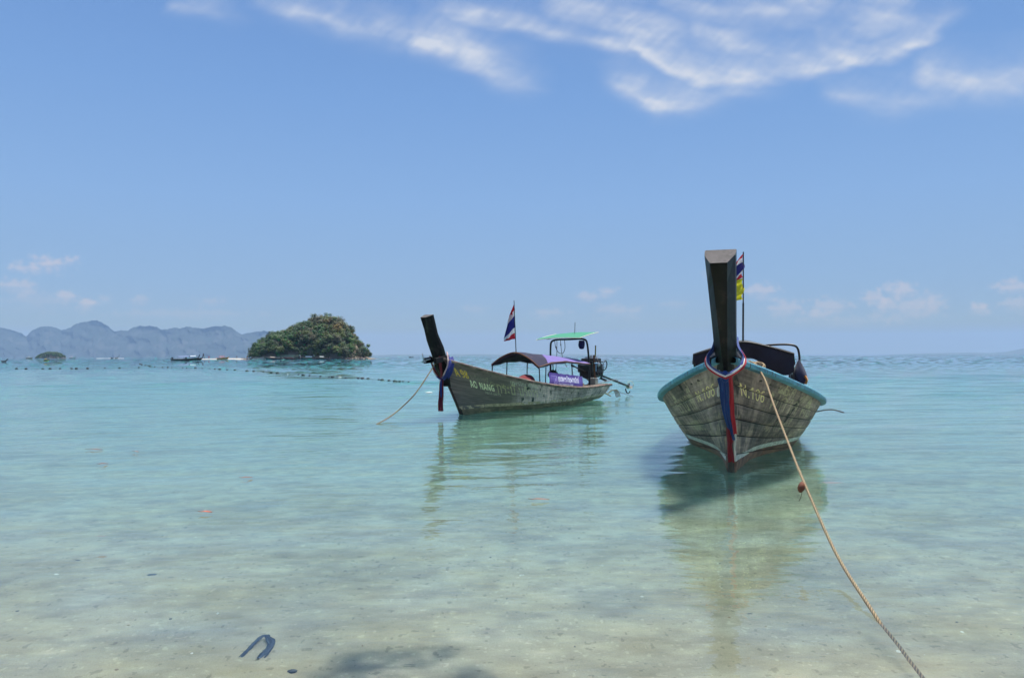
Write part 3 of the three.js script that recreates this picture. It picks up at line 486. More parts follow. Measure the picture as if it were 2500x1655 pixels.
// a limp flag: hoist down the pole from top to bottom, fly end hanging down and gathered towards the pole
function flagGeo(top, bottom, dir, fly, droop, seed) {
  const A = new THREE.Vector3(...top), B = new THREE.Vector3(...bottom), D = new THREE.Vector3(...dir), C = new THREE.Vector3().crossVectors(D, new THREE.Vector3(0, 1, 0)).normalize();
  return gridGeo(28, 28, (u, v) => {
    const q = A.clone().lerp(B, 1 - v), k = Math.pow(u, 0.85), tatter = 1 - (u > 0.55 ? 0.22 * vnoise(v * 7, seed, 3) : 0);
    q.addScaledVector(D, fly * k * tatter + 0.02 * Math.sin(v * 9 + u * 5)); q.y -= droop * Math.pow(u, 1.25) * tatter;
    q.addScaledVector(C, 0.055 * Math.sin(u * 9 + v * 4.5 + seed) * u + 0.03 * Math.sin(v * 11 + u * 3)); return [q.x, q.y, q.z];
  });
}
// a strip of cloth swept along points, w wide across dir, with soft folds and a real thickness
function clothStrip(pts, width, across, seed, th = 0.012, n = 46, taper = [1, 1]) {
  const c = new THREE.CatmullRomCurve3(pts.map((p) => new THREE.Vector3(...p)), false, 'centripetal'), X = new THREE.Vector3(...across).normalize();
  return gridGeo(n, 16, (u, v) => {
    const q = c.getPoint(u), t = c.getTangent(u), nrm = new THREE.Vector3().crossVectors(t, X).normalize(), a = v * 6.28318, w = width * lerp(taper[0], taper[1], u) * (0.8 + 0.4 * vnoise(u * 6, 1, seed)), s = Math.cos(a), f = 0.02 * Math.sin(s * 5 + u * 3 + seed) + 0.012 * Math.sin(s * 11 + seed * 2 + u * 7);
    return q.addScaledVector(X, s * w / 2).addScaledVector(nrm, Math.sin(a) * th / 2 + f * (width / 0.14)).toArray();
  });
}

// ---------------------------------------------------------------- the near boat on the right, bow towards the beach
const RB = { pos: [2.64, 0, -9.45], turn: -18.5 * D2R };
{
  const H = hullShape({ L: 9.2, beam: 1.17, hBow: 1.34, hAft: 0.5 });
  const boat = thing('longtail_boat', 'weathered grey wooden boat with turquoise gunwale seen bow on, numbered N.106', 'boat', RB.pos, RB.turn, 'wooden boats anchored in the shallows');
  const cream = 'rgba(240,222,150,1)', faint = 'rgba(214,202,156,0.5)';
  const write = (sideFlip) => (x, W, T, flip) => {
    const big = (s, size, y = 0) => (c) => { c.scale(1, -1); c.scale(1, -1); c.font = `bold ${size}px sans-serif`; c.fillStyle = cream; c.save(); c.scale(0.01, 0.01); c.font = `${size * 100}px sans-serif`; c.fillText(s, 0, y * 100); c.restore(); };
    if (!sideFlip) {   // port side: on the right in the photograph, text runs from the bow aft
      lettering(x, W, T, H, false, 0.018, 0.79, 1.6, 1.05, big('N.106', 0.165), 0.2);
      lettering(x, W, T, H, false, 0.105, 0.76, 1.9, 1.0, (c) => thai(c, 'พีกาล์ สีธ', 0, 0, 0.2, 0.022, faint), 0.2);
      lettering(x, W, T, H, false, 0.135, 0.90, 1.5, 1, (c) => thai(c, 'ธะส', 0, 0, 0.13, 0.018, faint), 0.2);
      lettering(x, W, T, H, false, 0.17, 0.58, 1.5, 1, (c) => thai(c, 'กระบี่', 0, 0, 0.15, 0.022, 'rgba(176,170,132,0.5)'), 0.2);
    } else {
      lettering(x, W, T, H, true, 0.094, 0.79, 1.7, 1.05, big('N.106', 0.165), -0.1);
      lettering(x, W, T, H, true, 0.215, 0.75, 1.5, 1, (c) => thai(c, 'ธิรนาที', 0, 0, 0.2, 0.024, faint), -0.1);
      lettering(x, W, T, H, true, 0.20, 0.56, 1.5, 1, (c) => thai(c, 'นนยบ', 0, 0, 0.15, 0.022, 'rgba(176,170,132,0.5)'), -0.1);
    }
  };
  const look = { base: [182, 156, 144], patch: 1.2, drip: 0.95, stain: 1.1, pale: 0.6, paleCol: [204, 184, 146], line: 0.135, lineW: 0.065, lineKeep: 0.7, lineCol: [214, 212, 200], below: [128, 92, 76] };
  const turq = new THREE.MeshStandardMaterial({ map: dataTex(1024, 64, (i, j) => { const k = 0.85 + 0.3 * (fbm(i / 1024 * 60, j / 64 * 4, 3, 831, 60, 4) - 0.5), chip = fbm(i / 1024 * 190, j / 64 * 7, 3, 835, 190, 7), ch = sstep(0.68, 0.74, chip); return [lerp(96 * k, 70, ch), lerp(166 * k, 76, ch), lerp(190 * k, 74, ch)]; }, { repeat: true }), roughness: 0.5 });
  turq.map.repeat.set(0.25, 1);
  buildHull(boat, H, { tex: [hullTexture(H, false, 1001, look, write(false)), hullTexture(H, true, 1101, look, write(true))], railMat: turq, railW: 0.105, railH: 0.072, railOut: 0.035, proud: 0.02,
    seams: [0.02, 0.2, 0.36, 0.5, 0.62, 0.73, 0.85, 0.995], butts: [[0.3, 0.62], [0.19, 0.5, 0.8], [0.12, 0.38, 0.7], [0.235, 0.55, 0.84], [0.16, 0.45, 0.75], [0.28, 0.62], [0.4, 0.7]] });
  // tall prow board: trapezoid section widening upwards, narrow side forward
  const [ps, cap] = prowGeo([[0.78, 1.16, 0.02, 0.10, 0.24, 0.3], [0.86, 1.24, 0.024, 0.112, 0.32, 0.3], [0.97, 1.42, 0.034, 0.118, 0.38, 0.28], [1.13, 1.76, 0.052, 0.128, 0.40, 0.26], [1.28, 2.1, 0.070, 0.144, 0.41, 0.24], [1.44, 2.43, 0.086, 0.163, 0.43, -0.44]]);
  for (const g of [ps, cap]) { const q = g.attributes.position; for (let i = 0; i < q.count; i++) q.setX(i, q.getX(i) - 0.026 * clamp((q.getY(i) - 1.2) / 1.2)); }   // the board leans a little
  const prow = part('prow', ps, new THREE.MeshPhysicalMaterial({ map: darkWood.map, bumpMap: darkWood.map, bumpScale: 0.006, roughness: 0.5, specularIntensity: 0.45, side: THREE.DoubleSide }), boat); part('end_grain', cap, endGrain, prow);
  for (const s of [1, -1]) part('bow_cheek', box(0.05, 0.09, 0.34, s * 0.135, 1.37, 0.74, 0.012, 0.2, s * 0.16), darkWood, boat);
  // canopy: a low dark ridged awning on poles
  const cz0 = -4.0, cz1 = -7.4, hw = 0.82, navy = clothMat(0.018, 0.016, 0.03), roofDark = clothMat(0.03, 0.035, 0.03);
  const roofY = (x, z) => 1.66 - 0.24 * Math.pow(Math.abs(x) / hw, 1.3) - 0.05 * sstep(cz0, cz1, z) + 0.02 * Math.sin(z * 5 + x * 3);
  const canopy = part('canopy', gridGeo(30, 24, (u, v) => { const x = lerp(-hw, hw, u), z = lerp(cz0, cz1, v); return [x, roofY(x, z), z]; }), roofDark, boat);
  part('lining', gridGeo(30, 24, (u, v) => { const x = lerp(-hw + 0.01, hw - 0.01, u), z = lerp(cz0 - 0.02, cz1, v); return [x, roofY(x, z) - 0.035 - 0.03 * Math.abs(Math.sin(z * 3.2)) - 0.012 * Math.sin(x * 14 + z * 4), z]; }), navy, canopy);
  // drooping flaps at the front and sides
  part('flap', gridGeo(36, 10, (u, v) => { const x = lerp(-hw, hw, u), d = 0.19 + 0.16 * sstep(0.0, 0.5, x) * sstep(1.0, 0.7, x) + 0.07 * sstep(-0.2, -0.5, x) + 0.11 * vnoise(x * 6, 2, 4) + 0.025 * Math.sin(x * 16); return [x, roofY(x, cz0) - d * v, cz0 + 0.05 * Math.sin(x * 15 + v * 2.5) * v + 0.03 * Math.sin(x * 6 - v * 4) * v - 0.08 * v * v]; }), navy, canopy);
  for (const s of [1, -1]) part('flap', gridGeo(30, 6, (u, v) => { const z = lerp(cz0, cz1, u); return [s * (hw + 0.02 * Math.sin(z * 9) * v), roofY(hw, z) - (0.10 + 0.12 * vnoise(z * 2.2, s + 5, 8)) * v, z]; }), navy, canopy);
  const fr = []; for (const z of [cz0 + 0.005, -5.7, cz1]) { fr.push(tube([-1, -0.5, 0, 0.5, 1].map((k) => [k * (hw - 0.005), roofY(k * hw, z) - 0.02, z]), 0.017, 30, 8)); } for (const x of [-hw, 0, hw]) fr.push(rod([x * 0.99, roofY(x, cz0) - 0.02, cz0], [x * 0.99, roofY(x, cz1) - 0.02, cz1], 0.016)); part('canopy_frame', merge(fr), oilySteel, boat);
  for (const z of [cz0 - 0.02, -5.7, cz1]) for (const s of [1, -1]) part('canopy_pole', rod([s * (hw - 0.01), H.hg(H.edge(z)) * 0.7, z], [s * (hw - 0.02), roofY(hw, z) - 0.01, z], 0.015), oilySteel, boat);
  part('canopy_pole', rod([0.66, 0.5, cz0 - 0.3], [0.66, 1.45, cz0 - 0.3], 0.008), greySteel, boat);
  part('tower_frame', tube([[0.1, 1.54, -4.9], [0.4, 1.58, -4.9], [0.78, 1.585, -4.9], [0.88, 1.55, -4.9], [0.92, 1.45, -4.9], [0.92, 0.5, -4.9]], 0.02, 90, 10), oilySteel, boat);
  // small cleats and battens
  part('bow_cleat', merge(box(0.07, 0.1, 0.07, 0.33, 1.22, 0.28, 0.01), box(0.05, 0.05, 0.2, 0.33, 1.27, 0.28, 0.01)), plankWood, boat);
  const toWorld = (p) => new THREE.Vector3(...p).applyAxisAngle(new THREE.Vector3(0, 1, 0), RB.turn).add(new THREE.Vector3(...RB.pos)).toArray();
  const on = (o) => { o.position.set(...RB.pos); o.rotation.y = RB.turn; return o; };
  RB.toWorld = toWorld;
  // engine at the stern, hidden for the most part
  const eng = on(thing('longtail_engine', 'dark long shaft engine at the stern of the N.106 boat behind its canopy', 'engine'));
  part('engine_block', merge(box(0.5, 0.42, 0.62, 0, 0.9, -8.4, 0.04), box(0.34, 0.16, 0.4, 0, 1.18, -8.4, 0.04)), oilySteel, eng); part('drive_shaft', rod([0, 0.72, -8.7], [0, 0.1, -12.2], 0.03), oilySteel, eng); part('mount', rod([0, 0.3, -8.4], [0, 0.8, -8.4], 0.06), rustSteel, eng);
  // flags on one pole over the canopy
  const pole = on(thing('flag_pole', 'thin dark pole with two small flags above the canopy of the N.106 boat', 'flag pole'));
  part('pole', merge(rod([0.0, 1.6, -4.2], [0.01, 2.3, -4.2], 0.016), rod([0.01, 2.3, -4.2], [0.02, 3.18, -4.2], 0.011)), blackSteel, pole);
  const f1 = on(single('national_flag', flagGeo([0.02, 3.14, -4.2], [0.015, 2.74, -4.2], [-0.9, 0, 0.35], 0.30, 0.36, 3), flagMat(THAI_BANDS, 41), 'small limp red white and blue striped flag on the pole beside the tall prow', 'flag'));
  const f2 = on(single('yellow_flag', flagGeo([0.012, 2.72, -4.2], [0.01, 2.36, -4.2], [-0.95, 0, 0.25], 0.36, 0.12, 7), new THREE.MeshPhysicalMaterial({ color: new THREE.Color().setRGB(0.62, 0.58, 0.02), roughness: 0.9, side: THREE.DoubleSide, transmission: 0.35, thickness: 0 }), 'plain yellow flag hanging below the striped flag beside the tall prow', 'flag'));
  // cloth sashes tied round the prow, long ends down the stem
  const blue = clothMat(0.012, 0.045, 0.20), red = clothMat(0.42, 0.012, 0.025), white = clothMat(0.62, 0.60, 0.56), dred = clothMat(0.24, 0.01, 0.02);
  const sash = on(thing('prow_sash', 'blue, red and white sashes tied round the tall right-hand prow, hanging down its stem', 'sash'));
  const loop = (dy, dz, s, w) => [[s * 0.115, 1.60 + dy, 0.78], [s * (0.135 + w), 1.48 + dy, 0.92 + dz], [s * (0.185 + w), 1.38 + dy, 0.98 + dz], [s * (0.165 + w * 0.7), 1.30 + dy, 1.06 + dz], [s * 0.08, 1.225 + dy, 1.06 + dz], [0, 1.185 + dy, 1.03 + dz]];
  for (const s of [1, -1]) { part('blue_wrap', clothStrip(loop(0, 0.03, s, 0), 0.07, [0, 0.25, 1], 3 + s, 0.016, 50), blue, sash); part('red_wrap', clothStrip(loop(-0.03, 0.04, s, 0.022).slice(1), 0.036, [0, 0.5, 1], 5 + s, 0.016, 50), red, sash); part('white_wrap', clothStrip(loop(-0.012, 0.065, s, 0.012).slice(2), 0.006, [0, 0.5, 1], 8 + s, 0.02, 40), white, sash); }
  const fall = (x0, x1, y0, y1, f = 0.07) => Array.from({ length: 7 }, (_, i) => { const t = i / 6, y = lerp(y0, y1, t); return [lerp(x0, x1, Math.pow(t, 1.6)) + 0.006 * Math.sin(t * 8), y, stemZ(y) + f - 0.02 * t]; });
  part('knot', (() => { const g = new THREE.SphereGeometry(0.055, 16, 12); g.scale(0.8, 1.2, 0.7); g.translate(-0.005, 1.17, stemZ(1.17) + 0.16); return g; })(), blue, sash);
  part('blue_ribbon', clothStrip(fall(-0.02, 0.045, 1.18, 0.42, 0.13), 0.115, [1, 0, 0], 11, 0.012, 60, [0.75, 0.35]), blue, sash);
  part('blue_ribbon', clothStrip(fall(-0.06, 0.0, 1.15, 0.56, 0.10), 0.065, [1, 0, 0], 12, 0.02, 60, [1, 0.8]), blue, sash);
  part('red_ribbon', clothStrip(fall(0.045, 0.058, 1.18, 0.50, 0.12), 0.055, [1, 0, 0], 13, 0.02, 60, [0.8, 0.9]), red, sash);
  part('red_ribbon', clothStrip(fall(0.0, 0.005, 0.56, 0.14, 0.07), 0.09, [1, 0, 0], 15, 0.02, 50, [0.7, 0.8]), dred, sash);
  part('white_ribbon', clothStrip(fall(0.066, 0.048, 0.58, 0.15, 0.07), 0.032, [1, 0, 0], 16, 0.012, 50, [0.8, 0.7]), white, sash);
  part('white_ribbon', clothStrip(fall(-0.085, -0.10, 1.12, 0.94, 0.07), 0.03, [1, 0, 0], 18, 0.012, 30, [0.5, 1]), white, sash);
  // bundle on the right-hand pole
  const bundle = on(thing('hanging_life_jacket', 'dark life jacket bundle hanging from the right pole of the N.106 canopy', 'life jacket'));
  part('bundle', gridGeo(24, 24, (u, v) => { const a = u * 6.2832, y = lerp(0.86, 1.32, v), r = (0.105 * Math.sin(Math.PI * clamp(v * 0.96 + 0.04)) ** 0.6 + 0.012) * (0.8 + 0.45 * vnoise(Math.cos(a) * 2 + 4, v * 5 + Math.sin(a) * 2, 12)) * lerp(1.1, 0.55, v); return [0.9 + Math.cos(a) * r * 1.1, y, -4.2 + Math.sin(a) * r]; }), clothMat(0.016, 0.02, 0.05), bundle);
  part('strap', clothStrip([[0.99, 1.06, -4.12], [1.02, 0.98, -4.1], [1.0, 0.92, -4.11]], 0.05, [0.5, 0, 1], 21, 0.02, 20), clothMat(0.5, 0.2, 0.03), bundle);
  // mooring rope down to the beach
  const k0 = toWorld([0.33, 1.25, 0.30]);
  const rope = thing('mooring_rope', 'long tan rope running from the N.106 bow down into the water at lower right', 'rope');
  part('rope', ropeOf([k0, at(1868, 926, 8.5).toArray(), at(1893, 996, 7.65).toArray(), at(1927, 1085, 6.78).toArray(), at(1965, 1180, 5.96).toArray(), at(2045, 1356, 5.0).toArray(), at(2142, 1509, 4.14).toArray(), at(2188, 1586, 3.88).toArray(), at(2236, 1664, 3.6).toArray(), at(2300, 1765, 3.3).toArray()], 0.0105, 160), ropeMat, rope);
  part('knot', merge(tube([[k0[0] - 0.06, k0[1] + 0.02, k0[2]], [k0[0], k0[1] + 0.06, k0[2] - 0.05], [k0[0] + 0.06, k0[1] + 0.03, k0[2]], [k0[0] + 0.01, k0[1] - 0.02, k0[2] + 0.05], [k0[0] - 0.05, k0[1] + 0.04, k0[2] + 0.03], [k0[0] - 0.1, k0[1] + 0.07, k0[2] - 0.04]], 0.022, 50, 8)), ropeMat, rope);
  const LF = at(1962, 1190, 5.93);
  const leaf = thing('dry_leaf', 'rust brown dead leaf caught on the tan mooring rope', 'leaf', [LF.x, LF.y, LF.z]);
  const lg = gridGeo(10, 10, (u, v) => { const a = (u - 0.5) * 2.2, y = lerp(-0.035, 0.05, v), w = 0.034 * Math.pow(Math.sin(Math.PI * clamp(v * 0.94 + 0.05)), 0.7); return [-0.018 + Math.sin(a) * w - 0.012 * (1 - v), y, 0.02 + Math.cos(a) * w * 0.8]; }); part('blade', lg, std(0.17, 0.055, 0.026, 0.7, { side: THREE.DoubleSide }), leaf); part('stalk', tube([[-0.02, -0.03, 0.03], [-0.03, -0.07, 0.03], [-0.045, -0.1, 0.03]], 0.0022, 12, 6), std(0.1, 0.05, 0.03), leaf);
  // stern line
  const S0 = toWorld([1.0, 0.5, -3.2]); single('stern_line', tube([S0, at(2030, 1000, 12.3).toArray(), at(2061, 1007, 12.0).toArray()], 0.010, 20, 6), std(0.09, 0.08, 0.07, 0.9), 'thin dark line sticking out to the right of the N.106 hull over the water', 'line');
}

// ---------------------------------------------------------------- the farther boat on the left, seen from its bow quarter
const LB = { pos: [-1.24, 0, -18.8], turn: -31 * D2R };
{
  const H = hullShape({ L: 7.75, beam: 1.0, hBow: 1.36, hAft: 0.46, sternW: 0.55, keel: -0.34 });
  const boat = thing('longtail_boat', 'weathered grey wooden boat numbered A 98 with purple canopy and green roofed stern', 'boat', LB.pos, LB.turn, 'wooden boats anchored in the shallows');
  const write = (port) => (x, W, T, flip) => {
    if (!port) return;
    const txt = (s, size, col, w = 'bold') => (c) => { c.scale(0.01, 0.01); c.fillStyle = col; c.font = `${w} ${size * 100}px sans-serif`; c.fillText(s, 0, 0); };
    lettering(x, W, T, H, false, 0.038, 0.80, 1.1, 1.4, txt('A 98', 0.18, 'rgba(236,190,70,1)'), 0.1);
    lettering(x, W, T, H, false, 0.082, 0.66, 1.05, 1.5, txt('AO', 0.165, 'rgba(244,238,196,1)'), 0.1);
    lettering(x, W, T, H, false, 0.117, 0.655, 1.05, 1.5, txt('NANG', 0.165, 'rgba(244,238,196,1)'), 0.1);
    lettering(x, W, T, H, false, 0.185, 0.64, 1.2, 1.3, (c) => thai(c, 'กระบี่ บริการ', 0, 0, 0.2, 0.022, 'rgba(226,214,160,0.6)'), 0.1);
    lettering(x, W, T, H, false, 0.135, 0.585, 1.3, 1.0, txt('7857-0075', 0.09, 'rgba(230,228,200,0.75)', ''), 0.1);
    lettering(x, W, T, H, false, 0.09, 0.80, 1.3, 1.0, (c) => thai(c, 'บริการนี', 0, 0, 0.1, 0.012, 'rgba(186,180,150,0.4)'), 0.1);
    lettering(x, W, T, H, false, 0.155, 0.76, 1.3, 1.0, (c) => { c.save(); c.scale(0.01, 0.01); c.font = 'italic 15px serif'; c.fillStyle = 'rgba(170,160,110,0.65)'; c.fillText('fan ika', 0, 0); c.restore(); }, 0.1);
    lettering(x, W, T, H, false, 0.235, 0.86, 1.3, 1.0, (c) => thai(c, 'กำพรไทยสีธนา', 0, 0, 0.11, 0.014, 'rgba(200,198,176,0.75)'), 0.1);
  };
  const look = { base: [252, 214, 212], patch: 1.15, drip: 0.8, stain: 1.6, pale: 0.25, paleCol: [214, 204, 176], line: 0.13, lineW: 0.075, lineKeep: 0.55, lineCol: [196, 168, 142], below: [120, 98, 80], bowDark: 1.5, darkCol: [112, 94, 90] };
  const rail = new THREE.MeshStandardMaterial({ map: dataTex(512, 64, (i, j) => { const k = 0.8 + 0.5 * (fbm(i / 512 * 30, j / 64 * 4, 4, 841, 30, 4) - 0.5), r = sstep(0.5, 0.65, fbm(i / 512 * 20, j / 64 * 3, 3, 845, 20, 3)); return [lerp(134, 166, r) * k, lerp(116, 134, r) * k, lerp(102, 122, r) * k]; }, { repeat: true }), roughness: 0.85 });
  rail.map.repeat.set(0.3, 1);
  buildHull(boat, H, { tex: [hullTexture(H, false, 2001, look, write(true)), hullTexture(H, true, 2101, look, null)], railMat: rail, railW: 0.1, railH: 0.07, railOut: 0.01, proud: 0.006, stemMat: new THREE.MeshStandardMaterial({ map: dataTex(64, 64, (i, j) => { const k = 0.8 + 0.5 * (fbm(i / 8, j / 8, 3, 851) - 0.5); return [74 * k, 46 * k, 42 * k]; }), roughness: 0.8 }),
    seams: [0.02, 0.2, 0.36, 0.5, 0.62, 0.73, 0.85, 0.995], butts: [[0.3, 0.62], [0.19, 0.5, 0.8], [0.4, 0.7], [0.26, 0.6], [0.33, 0.75], [0.5], [0.45, 0.8]] });
  const [ps, cap] = prowGeo([[0.62, 0.72, 0.03, 0.10, 0.18, 0.35], [0.80, 1.08, 0.03, 0.12, 0.36, 0.36], [0.90, 1.38, 0.05, 0.125, 0.42, 0.34], [1.05, 1.68, 0.07, 0.135, 0.41, 0.34], [1.20, 1.96, 0.065, 0.115, 0.31, 0.32], [1.355, 2.31, 0.075, 0.125, 0.25, -0.3]]);
  const prow = part('prow', ps, new THREE.MeshPhysicalMaterial({ map: darkWood.map, bumpMap: darkWood.map, bumpScale: 0.006, roughness: 0.55, specularIntensity: 0.45, side: THREE.DoubleSide }), boat); part('end_grain', cap, endGrain, prow);
  for (const s of [1, -1]) part('bow_cheek', merge(box(0.06, 0.13, 0.62, s * 0.12, 1.33, 0.92, 0.015, 0.12, s * 0.12)), darkWood, boat);
  part('bow_iron', merge(rod([0, 1.34, 1.2], [0, 1.30, 1.46], 0.014), tube([[0, 1.30, 1.44], [0.02, 1.38, 1.5], [0.02, 1.46, 1.52]], 0.01, 12, 6), rod([-0.05, 1.28, 1.44], [0.06, 1.27, 1.46], 0.02)), greySteel, boat);
  const on = (o) => { o.position.set(...LB.pos); o.rotation.y = LB.turn; return o; }, toWorld = (p) => new THREE.Vector3(...p).applyAxisAngle(new THREE.Vector3(0, 1, 0), LB.turn).add(new THREE.Vector3(...LB.pos)).toArray();
  // canopy: dark front bay, sunlit purple cloth behind
  const z0 = -2.55, z1 = -5.7, zm = -3.25, hw = 0.74;
  const rf = (x, z) => { const t = clamp((z - z0) / (z1 - z0)), ridge = 1.52 - 0.2 * t, eave = curve([[0, 1.12], [0.2, 1.22], [0.5, 1.25], [1, 1.16]], t) + (x < 0 ? 0.06 * (1 - t) : 0), k = Math.pow(Math.abs(x) / hw, 1.7); return lerp(ridge, eave, k) + 0.008 * Math.sin(z * 8 + x * 4); };
  const navy = std(0.012, 0.012, 0.034, 0.9, { side: THREE.DoubleSide }), purple = std(0.12, 0.09, 0.27, 0.8, { side: THREE.DoubleSide });
  const zf = (x) => lerp(-4.0, -3.05, Math.pow(Math.abs(x) / hw, 0.9));
  part('front_canopy', gridGeo(30, 10, (u, v) => { const x = lerp(-hw, hw, u), z = lerp(z0, zf(x), v); return [x, rf(x, z), z]; }), navy, boat, 'dark navy front bay of the canopy');
  part('rear_canopy', gridGeo(30, 26, (u, v) => { const x = lerp(-hw, hw, u), z = lerp(zf(x), z1, v); return [x, rf(x, z) + 0.006, z]; }), purple, boat, 'purple rear canopy cloth');
  part('front_canopy', gridGeo(30, 3, (u, v) => { const x = lerp(-hw, hw, u); return [x, rf(x, z0) - 0.09 * v * (0.6 + 0.5 * vnoise(x * 5, 1, 3)), z0 - 0.01 + 0.015 * Math.sin(x * 12) * v]; }), clothMat(0.03, 0.016, 0.03), boat);
  part('canopy_shade_sheet', gridGeo(30, 26, (u, v) => { const x = lerp(-hw + 0.012, hw - 0.012, u), z = lerp(z0 - 0.02, z1 + 0.01, v); return [x, rf(x, z) - 0.034 - 0.012 * Math.abs(Math.sin(z * 3.9)), z]; }), navy, boat);  // added dark sheet that stands for the shade under the cloth
  for (const s of [1, -1]) part('canopy_edge', gridGeo(30, 3, (u, v) => { const z = lerp(z0, z1, u); return [s * (hw + 0.012 * Math.sin(z * 7) * v), rf(hw * s, z) - 0.06 * v * (0.7 + 0.5 * vnoise(z * 3, s, 9)), z]; }), clothMat(0.10, 0.09, 0.13), boat);
  const fr = []; for (const z of [z0 + 0.01, -3.3, -4.1, -4.9, z1]) fr.push(tube([-1, -0.6, 0, 0.6, 1].map((k) => [k * hw, rf(k * hw, z) - 0.018, z]), 0.015, 26, 8)); for (const x of [-hw, -0.4, 0, 0.4, hw]) fr.push(tube([0, 0.25, 0.5, 0.75, 1].map((t) => { const z = lerp(z0, z1, t); return [x, rf(x, z) - 0.02, z]; }), 0.013, 24, 8)); part('canopy_frame', merge(fr), rustSteel, boat);
  for (const z of [z0 - 0.03, -3.35, -4.5, z1 + 0.05]) for (const s of [1, -1]) part('canopy_pole', rod([s * (hw + 0.02), H.hg(H.edge(z)) - 0.1, z], [s * (hw - 0.01), rf(hw * s, z), z], 0.016), blackSteel, boat);
  // stern tower with its green roof
  const tz = -5.75; part('tower_frame', tube([[-0.62, 0.3, tz], [-0.62, 1.72, tz], [-0.60, 1.82, tz], [-0.50, 1.88, tz], [0, 1.9, tz], [0.5, 1.9, tz], [0.58, 1.86, tz], [0.62, 1.76, tz], [0.64, 0.95, tz - 0.1], [0.64, 0.4, tz - 0.1]], 0.03, 90, 10), blackSteel, boat);
  part('tower_brace', merge(tube([[-0.6, 1.2, tz], [-0.6, 1.2, -6.6], [-0.6, 1.05, -6.8]], 0.014, 20, 6), rod([-0.45, 1.9, -5.2], [-0.45, 2.04, -6.35], 0.015), rod([0.45, 1.94, -5.2], [0.45, 2.08, -6.35], 0.015), rod([0.1, 1.96, tz - 0.2], [0.12, 2.42, tz - 0.2], 0.012)), greySteel, boat);
  const green = new THREE.MeshStandardMaterial({ color: new THREE.Color().setRGB(0.02, 0.19, 0.11), roughness: 0.75, side: THREE.DoubleSide });
  const roofP = (u, v) => { const x = lerp(-0.78, 0.68, u), z = lerp(-5.12, -6.42, v); return [x, 1.915 + 0.17 * v + 0.035 * u + 0.03 * Math.sin(u * 3.14) - 0.03 * sstep(0.12, 0, v) , z]; };
  const roof = part('tower_roof', gridGeo(20, 14, roofP), green, boat, 'green tilted roof panel over the stern'); part('roof_edge', merge(tube([0, 0.25, 0.5, 0.75, 1].map((u) => roofP(u, 0)), 0.012, 24, 6), tube([0, 0.5, 1].map((v) => roofP(1, v)), 0.012, 16, 6), tube([0, 0.5, 1].map((v) => roofP(0, v)), 0.012, 16, 6)), std(0.5, 0.5, 0.42, 0.8), roof);
  part('stern_post', rod([0.5, 0.35, -6.55], [0.49, 1.42, -6.5], 0.03), rustSteel, boat, 'brown upright post beside the engine'); part('stern_post', rod([0.42, 1.36, -6.75], [0.42, 1.72, -6.78], 0.022), std(0.3, 0.26, 0.13, 0.8), boat);
  // engine with its long tail
  const eng = on(thing('longtail_engine', 'black car engine on a pivot at the stern with long propeller shaft reaching right', 'engine'));
  const ez = -7.3; part('engine_block', merge(box(0.54, 0.42, 0.64, 0.02, 0.94, ez, 0.03), box(0.46, 0.2, 0.56, 0.02, 1.22, ez, 0.03), box(0.5, 0.1, 0.3, 0.04, 0.82, ez + 0.12, 0.02), ...[-0.16, -0.05, 0.06, 0.17].map((d) => box(0.07, 0.1, 0.07, 0.27, 1.04, ez + d, 0.012)), ...[-0.18, 0, 0.18].map((d) => rod([0.24, 0.9, ez + d], [0.34, 0.8, ez + d], 0.028))), oilySteel, eng);
  part('air_filter', (() => { const g = new THREE.CylinderGeometry(0.2, 0.22, 0.08, 28); g.translate(0.02, 1.33, ez); return merge(g, (() => { const h = new THREE.CylinderGeometry(0.045, 0.05, 0.05, 16); h.translate(0.02, 1.39, ez); return h; })()); })(), greySteel, eng);
  part('flywheel_cover', (() => { const g = new THREE.CylinderGeometry(0.24, 0.26, 0.1, 28); g.rotateX(Math.PI / 2); g.translate(0.02, 0.92, ez + 0.32); return g; })(), blackSteel, eng);
  part('alternator', (() => { const g = new THREE.CylinderGeometry(0.08, 0.08, 0.18, 20); g.rotateX(Math.PI / 2); g.translate(0.3, 1.12, ez + 0.18); return g; })(), greySteel, eng);
  part('radiator', box(0.5, 0.36, 0.07, 0.02, 1.06, ez + 0.44, 0.012), blackSteel, eng);
  part('exhaust_pipe', tube([[0.28, 1.0, ez - 0.1], [0.36, 0.95, ez - 0.3], [0.38, 1.15, ez - 0.42], [0.36, 1.24, ez - 0.36], [0.34, 1.2, ez - 0.28]], 0.017, 40, 8), blackSteel, eng);
  part('hose', merge(tube([[0.2, 1.3, ez + 0.1], [0.33, 1.28, ez + 0.2], [0.36, 1.05, ez + 0.25], [0.28, 0.85, ez + 0.2]], 0.016, 30, 8), tube([[0.25, 1.22, ez - 0.05], [0.4, 1.18, ez - 0.08], [0.4, 0.8, ez - 0.02], [0.3, 0.66, ez]], 0.012, 30, 8)), std(0.02, 0.02, 0.02, 0.6), eng);
  part('pivot_mount', merge(rod([0, 0.3, ez], [0, 0.78, ez], 0.07), box(0.4, 0.06, 0.4, 0, 0.74, ez, 0.01), rod([-0.2, 0.4, ez], [0.2, 0.72, ez], 0.025), rod([0.2, 0.4, ez], [-0.2, 0.72, ez], 0.025)), rustSteel, eng);
  part('tiller_handle', merge(rod([0.05, 0.88, ez + 0.4], [0.1, 1.09, ez + 1.45], 0.022), rod([0.1, 1.085, ez + 1.42], [0.105, 1.11, ez + 1.56], 0.034)), blackSteel, eng);
